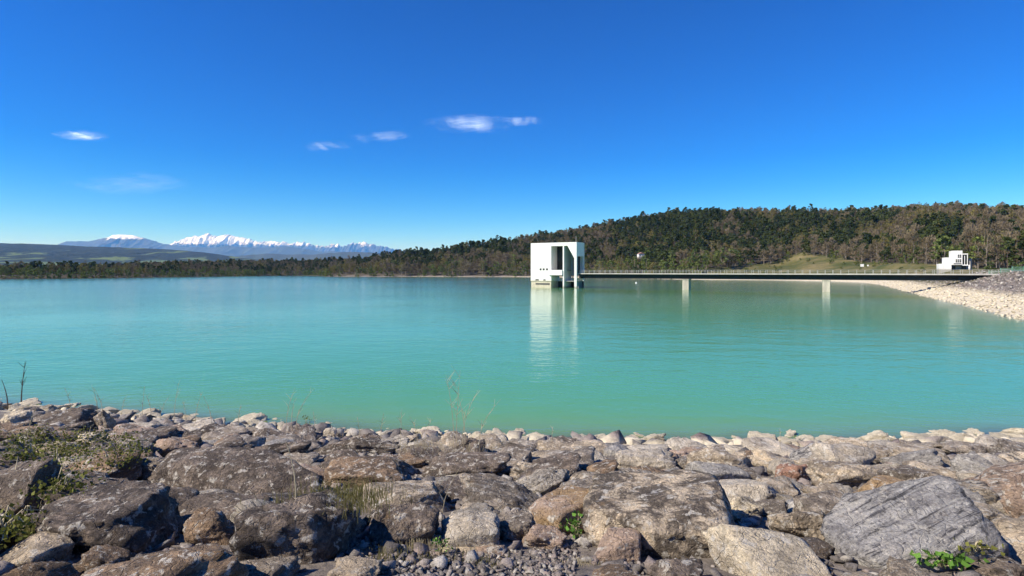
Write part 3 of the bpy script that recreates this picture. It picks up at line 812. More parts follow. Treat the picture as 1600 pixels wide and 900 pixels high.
KINDS = ['pine', 'bare', 'bud', 'fresh', 'bush', 'spire']
TEMPL = {}
for kk, kd in enumerate(KINDS):
    TEMPL[kd] = [tree_template(kd, 100*kk+i) for i in range({'pine': 5, 'bare': 5, 'bud': 4, 'fresh': 3, 'bush': 4, 'spire': 2}[kd])]
NAMES = {'pine': 'pine_tree', 'bare': 'bare_tree', 'bud': 'budding_tree', 'fresh': 'leafy_tree', 'bush': 'shore_shrub', 'spire': 'spruce_tree'}

# sow the wood: jittered grid between the shore or meadow edge and just behind the crest
sp = 6.3
gxs = np.arange(-1080, 900, sp); gys = np.arange(200, 1120, sp)
TX, TY = np.meshgrid(gxs, gys)
TX = (TX+RNG.uniform(-0.48, 0.48, TX.shape)*sp).ravel(); TY = (TY+RNG.uniform(-0.48, 0.48, TY.shape)*sp).ravel()
px = 800+F*TX/TY
ok = (px > -60) & (px < 1660)
TX, TY, px = TX[ok], TY[ok], px[ok]
E = col(px, EDGE_D); R = np.maximum(col(px, RIDGE_D), E+60)
ok = (TY > E+n2(TX, TY, 0.03, 3)*10) & (TY < R+35) & (lake_dist(TX, TY) > np.where(px < 515, 1.5, 5))
# clearings: room around the buildings
ok &= ~((np.abs(TX-hb.x-6) < 14) & (TY < Yb+14)) & ~((np.abs(TX-hp.x-3) < 7) & (np.abs(TY-Yh-2) < 10))
TX, TY, px, E, R = TX[ok], TY[ok], px[ok], E[ok], R[ok]
TZ = ground_z(TX, TY)
rel = np.clip((TY-E)/(R-E), 0, 1)
blob = n2(TX, TY, 0.012, 3); blob2 = n2(TX, TY, 0.03, 3, 5.0)
rnd = np.clip(0.5+1.15*n2(TX, TY, 0.045, 2, 9.0)+RNG.uniform(-0.32, 0.32, len(TX)), 0, 1)
kinds = np.empty(len(TX), dtype=object)
for i in range(len(TX)):
    p_ = px[i]; r_ = rel[i]; b_ = blob[i]; c_ = blob2[i]; q_ = rnd[i]
    if p_ < 560:
        pine = 0.16+0.5*(c_ > 0.12)+(0.25 if p_ < 150 else 0)
        k_ = 'pine' if q_ < pine else ('bud' if q_ > 0.80 else 'bare')
        if r_ < 0.06: k_ = 'bush' if q_ < 0.6 else ('fresh' if q_ < 0.75 else 'bud')
    elif p_ < 960:
        pine = 0.30+0.6*b_+0.45*(r_-0.45)+0.3*(c_ > 0.1)
        k_ = 'pine' if q_ < pine else ('bud' if q_ > 0.86 else 'bare')
        if r_ < 0.16: k_ = 'bush' if q_ < 0.30 else ('fresh' if q_ < 0.48 else ('bud' if q_ < 0.72 else 'bare'))
    elif p_ < 1430:
        pine = 0.92-0.9*max(0, 0.22-r_)/0.22*0.75
        if r_ > 0.93: pine = 0.3
        if p_ > 1340: pine *= 0.75
        if b_ < -0.28: pine *= 0.5
        k_ = 'pine' if q_ < pine else ('bud' if q_ > 0.93 else 'bare')
        if r_ < 0.05 and q_ > 0.7: k_ = 'fresh' if p_ < 1150 else 'bush'
        if p_ < 1050 and r_ < 0.2 and q_ > 0.3: k_ = 'bud' if q_ > 0.6 else 'fresh'
    else:
        pine = 0.12+0.75*(abs(p_-1470) < 38 and 0.08 < r_ < 0.55)
        k_ = 'pine' if q_ < pine else ('bud' if q_ > 0.70 else 'bare')
        if r_ < 0.07 and q_ > 0.6: k_ = 'fresh'
    kinds[i] = k_
# a fringe of light green shrubs right along the far shore
for i in range(len(LAKE)):
    A = LAKE[i]; B = LAKE[(i+1) % len(LAKE)]
    if min(A[1], B[1]) < 440: continue
    ln_ = np.hypot(*(B-A)); nrm_ = np.array([(B-A)[1], -(B-A)[0]])/ln_
    for t in np.arange(0, 1, 4.2/ln_):
        q = A+(B-A)*(t+RNG.uniform(-0.4, 0.4)*4.2/ln_); p_ = 800+F*q[0]/q[1]
        if not -40 < p_ < 900 or (p_ > 508 and RNG.random() < (0.55 if p_ < 740 else 0.8)): continue
        for sg in (1, -1):
            w_ = q+nrm_*sg*RNG.uniform(1.5, 6.0)
            if lake_dist(np.array([w_[0]]), np.array([w_[1]]))[0] > 0.8:
                TX = np.append(TX, w_[0]); TY = np.append(TY, w_[1]); TZ = np.append(TZ, gz(*w_)); px = np.append(px, p_); rel = np.append(rel, 0.0)
                kinds = np.append(kinds, 'bush' if RNG.random() < 0.85 else 'bud')
                break
# a few tall spruces on the crest
for p_, dd in ((1440, 12), (1462, 5), (1476, 0), (777, 0)):
    x = (p_-800)/F*(col(p_, RIDGE_D)+dd); y = col(p_, RIDGE_D)+dd
    TX = np.append(TX, x); TY = np.append(TY, y); TZ = np.append(TZ, gz(x, y)); px = np.append(px, p_); rel = np.append(rel, 1.0)
    kinds = np.append(kinds, 'spire' if p_ > 900 else 'pine')
n = len(TX)
SC = np.clip(RNG.lognormal(-0.12, 0.22, n), 0.55, 1.35)*np.interp(px, [480, 640], [0.74, 1.0]); SC[kinds == 'bush'] = RNG.uniform(0.55, 1.2, (kinds == 'bush').sum())
SC[(kinds == 'bare') & (px > 1400)] *= 1.12
VAR = np.array([RNG.integers(len(TEMPL[k_])) for k_ in kinds])
ROT = RNG.uniform(0, 6.283, n)
HTS = np.array([TEMPL[k_][v_][2] for k_, v_ in zip(kinds, VAR)])*SC
# how much of each tree shows from the viewpoint
order = np.argsort(TY); hor = np.full(900, -1e9); vis = np.zeros(n)
for i in order:
    half = 3.0*SC[i]/TY[i]*F
    a = int((px[i]-half+60)/2); b_ = max(a+1, int((px[i]+half+60)/2))
    a = max(a, 0); b_ = min(b_, 899)
    if b_ <= a: continue
    top = (TZ[i]+HTS[i]-CZ)/TY[i]*F; bot = (TZ[i]-CZ)/TY[i]*F
    seg = hor[a:b_]
    if 0 <= px[i] <= 1600: vis[i] = np.clip(top-np.maximum(seg, bot), 0, None).sum()
    hor[a:b_] = np.maximum(seg, top-0.1*(top-bot))

def tree_label(kd, p_, r_):
    where = ('beyond the lake under the snowy mountains' if p_ < 512 else 'on the slope behind the white tower' if p_ < 960 else
             'on the hill above the bridge' if p_ < 1430 else 'on the slope above the stepped building')
    what = {'pine': 'dark green pine', 'bare': 'leafless grey-brown tree', 'bud': 'yellow-olive budding tree', 'fresh': 'fresh green leafy tree',
            'bush': 'light green shrub', 'spire': 'tall pointed spruce'}[kd]
    pos_ = 'at the foot of' if r_ < 0.12 else 'low on' if r_ < 0.4 else 'high on' if r_ < 0.85 else 'along the skyline of'
    base = where.replace('on the', 'the', 1).replace('beyond the lake', 'the far wood', 1)
    if kd == 'spire': return 'tall pointed dark spruce on the crest of the hill', 'spruces on the crest'
    if kd == 'bush': where = where.replace('on the slope', 'along the shore').replace('beyond the lake', 'along the far shore').replace('on the hill above the bridge', 'at the meadow edge above the bridge')
    if kd == 'bush': return f'{what} {where}', f'{what}s {where}'
    return f'{what} {pos_} {base}', f'{what}s {pos_} {base}'
LIMIT = {'pine': 290, 'bare': 290, 'bud': 200, 'fresh': 120, 'bush': 290, 'spire': 4}
single = np.zeros(n, bool)
for kd in KINDS:
    ii = np.where(kinds == kd)[0]
    ii = ii[np.argsort(-vis[ii])][:LIMIT[kd]]
    ii = ii[vis[ii] > 12]
    single[ii] = True
for i in np.where(single)[0]:
    kd = kinds[i]; tme, cme, _ = TEMPL[kd][VAR[i]]
    e = empty(NAMES[kd], (TX[i], TY[i], TZ[i]), ROT[i]); s = SC[i]; e.scale = (s, s, s)
    link('trunk', tme, None, e); link('crown', cme, None, e)
    lb, gr = tree_label(kd, px[i], rel[i])
    tag(e, lb, 'shrub' if kd == 'bush' else 'tree', gr)

# the rest of the wood, one mass: points that carry a tree each
rest = np.where(~single)[0]
flat_t = [(kd, v) for kd in KINDS for v in range(len(TEMPL[kd]))]
fi = {t: i for i, t in enumerate(flat_t)}
pm_ = bpy.data.meshes.new('forest'); pm_.vertices.add(len(rest))
pm_.vertices.foreach_set('co', np.stack([TX[rest], TY[rest], TZ[rest]], 1).astype(np.float32).ravel())
pm_.attributes.new('sort', 'INT', 'POINT').data.foreach_set('value', np.array([fi[(kinds[i], int(VAR[i]))] for i in rest], dtype=np.int32))
pm_.attributes.new('turn', 'FLOAT', 'POINT').data.foreach_set('value', ROT[rest].astype(np.float32))
pm_.attributes.new('size', 'FLOAT', 'POINT').data.foreach_set('value', SC[rest].astype(np.float32))
forest = link('forest', pm_)
tag(forest, 'dense mixed wood of pines and bare trees covering the hillside', 'forest', kind='stuff')
for kd in ('pine_leaf', 'bare_twig', 'bud_leaf', 'fresh_leaf', 'pine_bark', 'pale_bark'): pm_.materials.append(M[kd])
# one sample object per template that stands in the wood supplies the geometry
def sample_objects():
    out = {}
    for o in COL.objects:
        if o.parent is not None and o.name.split('.')[0] in ('trunk', 'crown'): out.setdefault(o.data.name, o)
    return out
samp = sample_objects()
ng = bpy.data.node_groups.new('forest_trees', 'GeometryNodeTree')
ng.interface.new_socket('Geometry', in_out='INPUT', socket_type='NodeSocketGeometry')
ng.interface.new_socket('Geometry', in_out='OUTPUT', socket_type='NodeSocketGeometry')
gi = ng.nodes.new('NodeGroupInput'); go = ng.nodes.new('NodeGroupOutput'); jn = ng.nodes.new('GeometryNodeJoinGeometry')
def named(nm, typ):
    a = ng.nodes.new('GeometryNodeInputNamedAttribute'); a.data_type = typ; a.inputs[0].default_value = nm; return a.outputs[0]
a_sort, a_turn, a_size = named('sort', 'INT'), named('turn', 'FLOAT'), named('size', 'FLOAT')
cx_ = ng.nodes.new('ShaderNodeCombineXYZ'); ng.links.new(a_turn, cx_.inputs[2])
er = ng.nodes.new('FunctionNodeEulerToRotation'); ng.links.new(cx_.outputs[0], er.inputs[0])
for i, (kd, v) in enumerate(flat_t):
    tme, cme, _ = TEMPL[kd][v]
    if tme.name not in samp or cme.name not in samp: continue
    j2 = ng.nodes.new('GeometryNodeJoinGeometry')
    for mm in (tme, cme):
        o_ = ng.nodes.new('GeometryNodeObjectInfo'); o_.transform_space = 'ORIGINAL'; o_.inputs['Object'].default_value = samp[mm.name]
        ng.links.new(o_.outputs['Geometry'], j2.inputs[0])
    cmp_ = ng.nodes.new('FunctionNodeCompare'); cmp_.data_type = 'INT'; cmp_.operation = 'EQUAL'
    ng.links.new(a_sort, cmp_.inputs[2]); cmp_.inputs[3].default_value = i
    iop = ng.nodes.new('GeometryNodeInstanceOnPoints')
    ng.links.new(gi.outputs[0], iop.inputs['Points']); ng.links.new(cmp_.outputs[0], iop.inputs['Selection'])
    ng.links.new(j2.outputs[0], iop.inputs['Instance']); ng.links.new(er.outputs[0], iop.inputs['Rotation']); ng.links.new(a_size, iop.inputs['Scale'])
    ng.links.new(iop.outputs[0], jn.inputs[0])
ng.links.new(jn.outputs[0], go.inputs[0])
md = forest.modifiers.new('trees', 'NODES'); md.node_group = ng

# meadow shrubs: low bushes on the grass
extra = []
for k in range(46):
    p_ = RNG.uniform(1015, 1470); extra.append((p_, col(p_, EDGE_D)-RNG.uniform(0, 1)**1.5*45, RNG.uniform(0.2, 0.6)))
for (p_, dist_, sc_) in extra+list(((1262, 470, 0.35), (1300, 440, 0.45), (1318, 425, 0.35), (1340, 400, 0.4), (1375, 370, 0.35), (1180, 470, 0.35), (1232, 500, 0.4), (1222, 495, 0.35), (1250, 485, 0.3), (1060, 500, 0.7), (1047, 505, 0.8), (1595, 205, 0.55), (1583, 200, 0.45), (1548, 214, 0.6))):
    x = (p_-800)/F*dist_; tme, cme, _ = TEMPL['bush'][RNG.integers(4)]
    e = empty('meadow_shrub', (x, dist_, gz(x, dist_)), RNG.uniform(0, 6)); e.scale = (sc_*1.3, sc_*1.3, sc_)
    link('trunk', tme, None, e); link('crown', cme, None, e)
    tag(e, 'low green bush standing by the road near the bridge end' if p_ > 1500 else 'low bush growing on the grassy meadow behind the bridge', 'shrub', 'bushes by the road' if p_ > 1500 else 'bushes on the meadow')

# ------------------------------------------------------------------ rocks
import bmesh
_ICO = {}
def ico(sub):
    if sub not in _ICO:
        bm = bmesh.new(); bmesh.ops.create_icosphere(bm, subdivisions=sub, radius=1.0)
        V = np.array([v.co[:] for v in bm.verts]); Fc = np.array([[v.index for v in f.verts] for f in bm.faces]); bm.free()
        _ICO[sub] = (V/np.linalg.norm(V, axis=1)[:, None], Fc)
    return _ICO[sub]

def rock_shape(seed, sub, planes=13, sharp=16.0, rough=0.05, strata=0.0, box=0.5):
    """angular stone fitted to the unit box: soft intersection of half spaces, roughened"""
    rng = np.random.default_rng(seed)
    D, Fc = ico(sub)
    o = seed*2.71
    q8 = np.array(Euler(tuple(rng.uniform(-0.35, 0.35, 3))).to_matrix())
    Dq = D@q8.T; V = D/np.power(np.power(np.abs(Dq), 9).sum(1), 1/9)[:, None]        # a rough block ...
    nrm = [(rng.normal(size=3), rng.uniform(0.52, 0.80)) for _ in range(int(round(planes*box)))]
    nrm += [(rng.normal(size=3), rng.uniform(0.82, 0.94)) for _ in range(planes//2)]
    wob = fbm(D*2.6+o, 3)
    for nv, u in nrm:                        # ... split along planes, big faces first, then chipped
        nv = nv/np.linalg.norm(nv); t = V@nv; h = u*t.max()*(1+0.05*wob)
        V = V*np.minimum(1.0, h/np.maximum(t, 1e-6))[:, None]
    amp = rough*(0.55*fbm(V*2.2+o, 4)+0.55*np.abs(fbm(V*5.0+o+40, 4))+0.40*ridged(V*8+o, 3)+0.45*fbm(V*17+o, 3))
    # ledges where layers have broken off, and open cracks
    st0 = fbm(V*np.array([1.3, 1.3, 2.2])+o+7, 3)*5.0; fl = np.floor(st0); fr0 = st0-fl
    ledge = fl+np.clip((fr0-0.42)/0.16, 0, 1)
    crk = np.clip(0.055-np.abs(fbm(V*1.9+o+21, 3)), 0, 1)
    V = V*(1+amp[:, None]+(rough*0.42*ledge-0.9*crk)[:, None])
    if strata:
        ax = np.array([0.03, 0.66, 0.75]); t = V@ax+0.05*fbm(V*1.5+o, 3)
        st = vnoise(np.stack([t*11, np.full(len(t), o), fbm(V*0.8, 2)*1.5], 1))+0.6*vnoise(np.stack([t*27, np.full(len(t), o+3), fbm(V*1.6, 2)*2], 1))
        rad = V-np.outer(V@ax, ax); V = V+rad*(st*strata)[:, None]+np.outer(st*strata*0.5, ax)
    lo, hi = V.min(0), V.max(0)
    return (V-(lo+hi)/2)/(hi-lo), Fc

GREY, DARK, PALE = (0.35, 0.31, 0.27), (0.22, 0.185, 0.16), (0.52, 0.48, 0.42)
PINK, BLUE, BROWN, WARM, CREAM = (0.40, 0.31, 0.255), (0.37, 0.365, 0.36), (0.30, 0.22, 0.155), (0.52, 0.45, 0.36), (0.62, 0.56, 0.45)

def ground_hit(px_, py_):
    """where the view line through a photograph pixel meets the near bank"""
    dx, dz = (px_-800)/F, (HZ-py_)/F
    y = np.arange(2.5, 40, 0.05)
    g = ground_z(dx*y, y); r = CZ+dz*y
    k = np.argmax(r <= g)
    return Vector((dx*y[k], y[k], g[k]))

FOOT = []       # (x, y, radius) of every boulder already laid
HERO = []
HBOX = [(600, 905, 858, 960, 9.0), (525, 560, 765, 800, 9.0)]     # places where nothing nearer may stand in front
def hero(x0, x1, y0, y1, colr, alpha, short, label, yaw=0.0, tilt=(0, 0), mat='rock', depth=0.8, sharp=30, rough=0.12, planes=13, strata=0.0, seed=None, lift=0.0, sub=5, box=0.5):
    i = len(HERO); seed = 1000+i if seed is None else seed
    pc = (x0+x1)/2; h = y1-y0
    g = ground_hit(pc, y1-0.08*h)
    Y = g.y; w = (x1-x0)*Y/F; dp = depth*w
    w = (x1-x0)/F*(Y+0.3*dp)
    cy = Y+dp*0.42; cx = (pc-800)/F*cy
    g0 = gz(cx, cy)
    ztop = CZ-(y0-HZ)/F*(Y+0.62*dp)
    Hh = max((ztop-g0)*1.4, 0.28*w)
    V, Fc = rock_shape(seed, sub, planes, sharp, rough, strata, box)
    Rm = np.array(Euler((math.radians(tilt[0]), math.radians(tilt[1]), math.radians(yaw))).to_matrix())
    dim = np.array([w, dp, Hh]); cz = ztop-Hh/2
    for _ in range(4):                       # settle size and place so that the stone reaches its outline
        Pw = (V*dim)@Rm.T+np.array([cx, cy, cz])
        ux = 800+F*Pw[:, 0]/Pw[:, 1]; uy = HZ+(CZ-Pw[:, 2])*F/Pw[:, 1]
        k = (x1-x0)/(ux.max()-ux.min()); dim[0] *= k; dim[1] *= k**0.6
        cx += ((x0+x1)-(ux.max()+ux.min()))/2/F*cy
        cz -= (y0-uy.min())/F*cy
    me = np_mesh('boulder', V*dim, Fc, smooth=True)
    o = link('boulder', me, M[mat])
    o.location = (cx, cy, cz+lift)
    o.rotation_euler = (math.radians(tilt[0]), math.radians(tilt[1]), math.radians(yaw))
    w, dp = dim[0], dim[1]
    HBOX.append((x0, x1, y0, y1, cy-0.5*dp))
    o.color = (*colr, alpha)
    tag(o, label, 'boulder', 'boulders of the stone bank')
    HERO.append((o, short, pc, (y0+y1)/2))
    for k in (-0.25, 0.25):
        FOOT.append((cx+k*w, cy, 0.36*w))
    FOOT.append((cx, cy+dp*0.2, 0.3*max(w, dp)))

hero(45, 288, 762, 880, DARK, 0.8, 'huge overhanging boulder', 'huge dark boulder with pale lichen on top overhanging a black hollow', yaw=-8, lift=0.08, rough=0.08, seed=1012)
hero(-30, 118, 830, 905, WARM, 0.5, 'rounded corner boulder', 'rounded boulder with a sunlit brown top below the huge overhanging boulder', rough=0.04, sharp=9)
hero(-40, 108, 715, 812, DARK, 0.35, 'purplish slab', 'purplish dark slab leaning beside the bramble patch', tilt=(10, -14), rough=0.035)
hero(222, 505, 698, 790, DARK, 0.75, 'wide dark slab', 'wide dark weathered slab, the broadest rock on the left of the bank', tilt=(8, 4), depth=0.62, rough=0.05)
hero(228, 312, 683, 722, PINK, 0.5, 'pinkish rock', 'pinkish brown rock behind the wide dark slab')
hero(357, 552, 764, 896, DARK, 0.85, 'rough crusted boulder', 'large rough dark-crusted boulder with a pale rounded left shoulder', yaw=12, rough=0.07, sharp=10, seed=1105)
hero(285, 378, 792, 862, BROWN, 0.5, 'earthy brown rock', 'earthy brown rock between the overhanging boulder and the crusted boulder', rough=0.09)
hero(500, 648, 712, 768, BROWN, 0.65, 'mottled brown boulder', 'mottled brown boulder behind the mossy tuft', rough=0.06)
hero(550, 712, 750, 815, WARM, 0.7, 'flat-topped block', 'flat-topped grey block with a pale front beside a black gap', yaw=10, tilt=(5, 6), rough=0.04)
hero(570, 688, 786, 858, DARK, 0.6, 'cracked dark rock', 'cracked dark rock with a pale edge in front of the flat-topped block', rough=0.07)
hero(688, 782, 798, 868, PALE, 0.35, 'white-capped rock', 'pale grey rock with a white rounded cap near the front', rough=0.06, sharp=10, planes=10, seed=1210)
hero(715, 885, 738, 806, GREY, 0.6, 'grey layered slab', 'grey layered slab with a bleached left tip above the black gap', mat='rock_strata', tilt=(6, 10), strata=0.03, depth=0.7)
hero(770, 850, 795, 852, GREY, 0.5, 'reddish-sided rock', 'grey rock with a reddish side between the white-capped and orange-topped rocks')
hero(825, 945, 758, 838, PINK, 0.25, 'orange-topped boulder', 'angular boulder with an orange sunlit top and a dark right side', mat='rock_stained', yaw=25, tilt=(0, -18), sharp=26, planes=9, rough=0.03, seed=1303)
hero(908, 1165, 733, 885, WARM, 0.85, 'huge speckled slab', 'huge speckled pale slab tilted towards the front, the largest in the middle', yaw=-18, tilt=(16, 8), rough=0.045, sharp=14, depth=0.95, seed=1340)
hero(928, 1002, 823, 885, PINK, 0.12, 'pink wedge', 'pink wedge-shaped stone leaning on the huge speckled slab', sharp=28, planes=8, rough=0.02, seed=1402)
hero(1066, 1174, 720, 766, BLUE, 0.15, 'bluish block', 'bluish grey smooth block with a black shaded right end', yaw=14, sharp=24, planes=9, rough=0.025, tilt=(0, 8))
hero(1115, 1222, 748, 794, PALE, 0.25, 'second grey wedge', 'light grey wedge rock just in front of the bluish block', yaw=-10, sharp=24, planes=9, rough=0.03)
hero(1210, 1264, 723, 755, (0.36, 0.22, 0.17), 0.3, 'brick-red rock', 'small brick-red rock among grey boulders')
hero(1238, 1335, 766, 822, GREY, 0.6, 'dark grey block', 'dark grey flat-topped block left of the pinkish stained boulder', sharp=22, planes=9, rough=0.03, tilt=(0, -10))
hero(1328, 1446, 742, 810, (0.42, 0.33, 0.28), 0.10, 'ochre-stained boulder', 'smooth pinkish boulder with a large ochre stain above the striped slab', mat='rock_stained', rough=0.03, sharp=12, planes=9)
hero(1280, 1588, 742, 905, (0.37, 0.37, 0.38), 0.12, 'striped slab', 'huge striped blue-grey slab of layered stone rising to the right', mat='rock_strata', yaw=16, tilt=(20, -15), depth=0.72, strata=0.035, rough=0.03, sharp=18, planes=8, seed=1512)
hero(1095, 1322, 818, 925, CREAM, 0.25, 'whitish front boulder', 'big whitish boulder at the front with one round dark hole', yaw=-14, tilt=(4, 8), rough=0.04, sharp=12, planes=9, seed=1533)
hero(1198, 1302, 798, 852, WARM, 0.75, 'lichen-speckled boulder', 'lichen-speckled boulder wedged between the whitish boulder and the striped slab', sharp=14)
hero(1118, 1194, 773, 822, CREAM, 0.65, 'blotched cream rock', 'cream rock with dark blotches behind the whitish front boulder')
hero(1478, 1625, 858, 915, DARK, 0.9, 'black-and-white rock', 'black and white spotted rock beside the green leafy plant', rough=0.06)
hero(1562, 1660, 738, 830, PINK, 0.2, 'smooth pink boulder', 'smooth pink-brown boulder cut by the photo edge beside the striped slab', sharp=12)
hero(1258, 1372, 718, 768, WARM, 0.6, 'grey hummock', 'mottled grey hummock-shaped boulder behind the dark grey block')
hero(1368, 1488, 726, 764, GREY, 0.7, 'low dark ledge', 'low dark ledge of rock behind the ochre-stained boulder', depth=0.6)
hero(1470, 1560, 688, 718, GREY, 0.35, 'domed rock by the shore', 'domed smooth grey rock close to the shore at the right', sharp=9)
hero(815, 888, 818, 862, PINK, 0.15, 'split pink stone', 'split pinkish stone with a bright broken face in front of the orange-topped boulder', sharp=28, planes=8)
hero(742, 796, 848, 870, PINK, 0.1, 'flat pink stone', 'small flat pink stone below the white-capped rock', sharp=24, planes=8, sub=4)
hero(700, 775, 845, 870, WARM, 0.1, 'pale pink shard', 'pale pink shard at the foot of the white-capped rock', sharp=24, planes=8, sub=4)
hero(505, 528, 668, 688, PALE, 0.1, 'small bright block', 'small bright block with a dark right side near the shore', sharp=26, planes=8, sub=4)
hero(488, 628, 684, 716, DARK, 0.7, 'long thin ledge', 'long thin dark ledge lying parallel to the shore', depth=0.4, mat='rock_strata', strata=0.02)
hero(640, 800, 705, 752, DARK, 0.6, 'brown-spotted slab', 'broad dark slab with a brown spot at its right end', depth=0.6)
hero(145, 182, 640, 676, GREY, 0.4, 'upright block', 'upright grey block standing above the rocks on the left', depth=0.8, sharp=22)
hero(0, 52, 640, 668, CREAM, 0.1, 'pale slab', 'pale flat slab beside the dead sapling', depth=0.9, sharp=20)
hero(112, 170, 675, 702, CREAM, 0.15, 'white chipped stone', 'white chipped stone at the edge of the bramble patch', sharp=24, sub=4)
hero(960, 1060, 700, 742, PALE, 0.35, 'rounded grey stone', 'rounded light grey stone behind the huge speckled slab', sharp=10)
hero(330, 470, 868, 925, GREY, 0.5, 'low front ledge', 'low grey ledge cut by the bottom edge below the crusted boulder', depth=0.7)
hero(110, 215, 880, 925, GREY, 0.6, 'mossy bottom rock', 'grey rock cut by the bottom edge below the huge overhanging boulder')
hero(510, 600, 868, 920, WARM, 0.4, 'sloping front stone', 'sloping pinkish grey stone at the bottom edge left of the gravel')
hero(1010, 1100, 872, 925, DARK, 0.8, 'dark foot rock', 'dark spotted rock at the foot of the huge speckled slab')

# ---- filler boulders packed between them, big ones first
PAL = [('grey', GREY, 0.55), ('dark grey', DARK, 0.75), ('pale grey', PALE, 0.35), ('pinkish', PINK, 0.3), ('brownish', BROWN, 0.6), ('warm grey', WARM, 0.55), ('bluish grey', BLUE, 0.25)]
PROTO = []
for i in range(34):
    rg = np.random.default_rng(50+i)
    V, Fc = rock_shape(200+i, 4, int(rg.integers(8, 14)), float(rg.uniform(24, 44)), float(rg.uniform(0.09, 0.16)), 0.02 if i % 6 == 0 else 0.0)
    me = np_mesh('boulder', V, Fc, smooth=True)
    me.materials.append(M['rock_strata' if i % 6 == 0 else 'rock'])
    PROTO.append(me)
SHORE_X = LAKE[2:18, 0]; 
def shore_y(x): return float(np.interp(x, SHORE_X, LAKE[2:18, 1]))
FILL = []
F_arr = list(FOOT)
def clear(x, y, r, k=0.74):
    for fx_, fy_, fr_ in F_arr:
        if (x-fx_)**2+(y-fy_)**2 < (k*(r+fr_))**2: return False
    return True
rf = random.Random(11)
for size, tries in ((1.15, 900), (0.95, 2200), (0.8, 3000), (0.62, 4200), (0.48, 5000)):
    for _ in range(tries):
        s_big = size > 0.9
        y = 4.3+(22-4.3)*rf.random()**0.8
        x = rf.uniform(-1.0, 1.0)*(0.93*y+0.6)
        ys_ = shore_y(x)
        if x < -8: y = y*ys_/21.0
        if y > ys_-1.6 or (s_big and y > ys_-4): continue
        s = size*rf.uniform(0.85, 1.25)
        if s < 0.62 and y > 15 and rf.random() < 0.4: continue
        if not clear(x, y, 0.5*s): continue
        pm0 = 800+F*x/y; hw = 0.55*s*F/y; tp = HZ+(CZ-gz(x, y)-0.35*s)*F/y
        if any(y < hy+0.35 and min(pm0+hw, hx1)-max(pm0-hw, hx0) > 0.22*min(2*hw, hx1-hx0) and hy0-0.3*(hy1-hy0) < tp < hy1-0.22*(hy1-hy0) for hx0, hx1, hy0, hy1, hy in HBOX): continue
        F_arr.append((x, y, 0.5*s)); FILL.append((x, y, s))
FILL.sort(key=lambda f: -f[2]/f[1])
FILL_SINGLE = FILL[:250]; FILL_REST = FILL[250:]
ORD = ['nearest', 'second nearest', 'third nearest', 'fourth nearest', 'fifth nearest', 'sixth nearest', 'seventh nearest', 'eighth nearest', 'ninth nearest', 'tenth nearest']
pend = []
def lay(o, x, y, s, flat, rr):
    o.scale = (s*rr.uniform(0.95, 1.35), s*rr.uniform(0.8, 1.1), s*flat)
    o.rotation_euler = (rr.uniform(-0.28, 0.28)-0.1, rr.uniform(-0.28, 0.28), rr.uniform(0, 6.283))
    o.location = (x, y, gz(x, y)+s*flat*rr.uniform(0.06, 0.22))
for x, y, s in FILL_SINGLE:
    o = link('boulder', rf.choice(PROTO))
    lay(o, x, y, s, rf.uniform(0.42, 0.7)*(0.8 if y > 14 else 1.0), rf)
    if True:                      # the waterside stones lie low: the pale strip beyond them shows
        ysr = y
        for _ in range(4): ysr = shore_y(x*ysr/y)
        over = o.location.z+0.52*o.scale[2]-max(CZ*(1-y/ysr)-0.03+(0.12 if x < -7 else 0.0), gz(x, y)+0.08)
        if over > 0: o.location.z -= over
    right = 0.5+0.5*math.tanh(x/y*2.2)
    wts = [1.3, 2.8*(1-right)+0.3, 0.2+1.4*right, 0.35, 1.1*(1-right)+0.2, 0.5+0.7*right, 0.15+0.4*right]
    nm_, c_, a_ = rf.choices(PAL, wts)[0]
    v_ = rf.uniform(0.85, 1.15)
    o.color = (c_[0]*v_, c_[1]*v_, c_[2]*v_, min(1, a_*rf.uniform(0.6, 1.3)))
    px_ = 800+F*o.location.x/y; py_ = HZ+(CZ-o.location.z)*F/y
    best = min(HERO, key=lambda h_: (h_[2]-px_)**2+(1.6*(h_[3]-py_))**2)
    dx, dy = px_-best[2], py_-best[3]
    rel_ = ('to the right of' if dx > 0 else 'to the left of') if abs(dx) > 1.3*abs(dy) else ('behind' if dy < 0 else 'in front of')
    pend.append((o, nm_, rel_, best[1], dx*dx+dy*dy))
seen = {}
for o, nm_, rel_, sh_, d_ in sorted(pend, key=lambda t: t[4]):
    key = (nm_, rel_, sh_); k = seen.get(key, 0); seen[key] = k+1
    tag(o, f'{ORD[min(k, 9)]} {nm_} boulder {rel_} the {sh_}', 'boulder', 'boulders of the stone bank')

# ---- pale silt-coated rocks along the water line
PALES = []
for _ in range(5200):
    x = rf.uniform(-24, 22); ys_ = shore_y(x); y = ys_+rf.uniform(-1.3, 1.3); s = rf.choice([0.45, 0.6, 0.75, 0.95])*rf.uniform(0.85, 1.2)
    if clear(x, y, 0.5*s, 0.8):
        F_arr.append((x, y, 0.5*s)); PALES.append((x, y, s))
PALES.sort(key=lambda f: -f[2])
for x, y, s in PALES[:200]:
    o = link('shore_rock', rf.choice(PROTO))
    lay(o, x, y, s, rf.uniform(0.4, 0.6), rf)
    o.color = (0.40, 0.36, 0.29, 0.3)
    under = y > shore_y(x)+0.1
    tag(o, 'silt-coated rock lying in the shallow water off the stone bank' if under else 'cream silt-coated rock in the strip along the water edge', 'rock', 'rocks in the shallows' if under else 'pale rocks along the water edge')

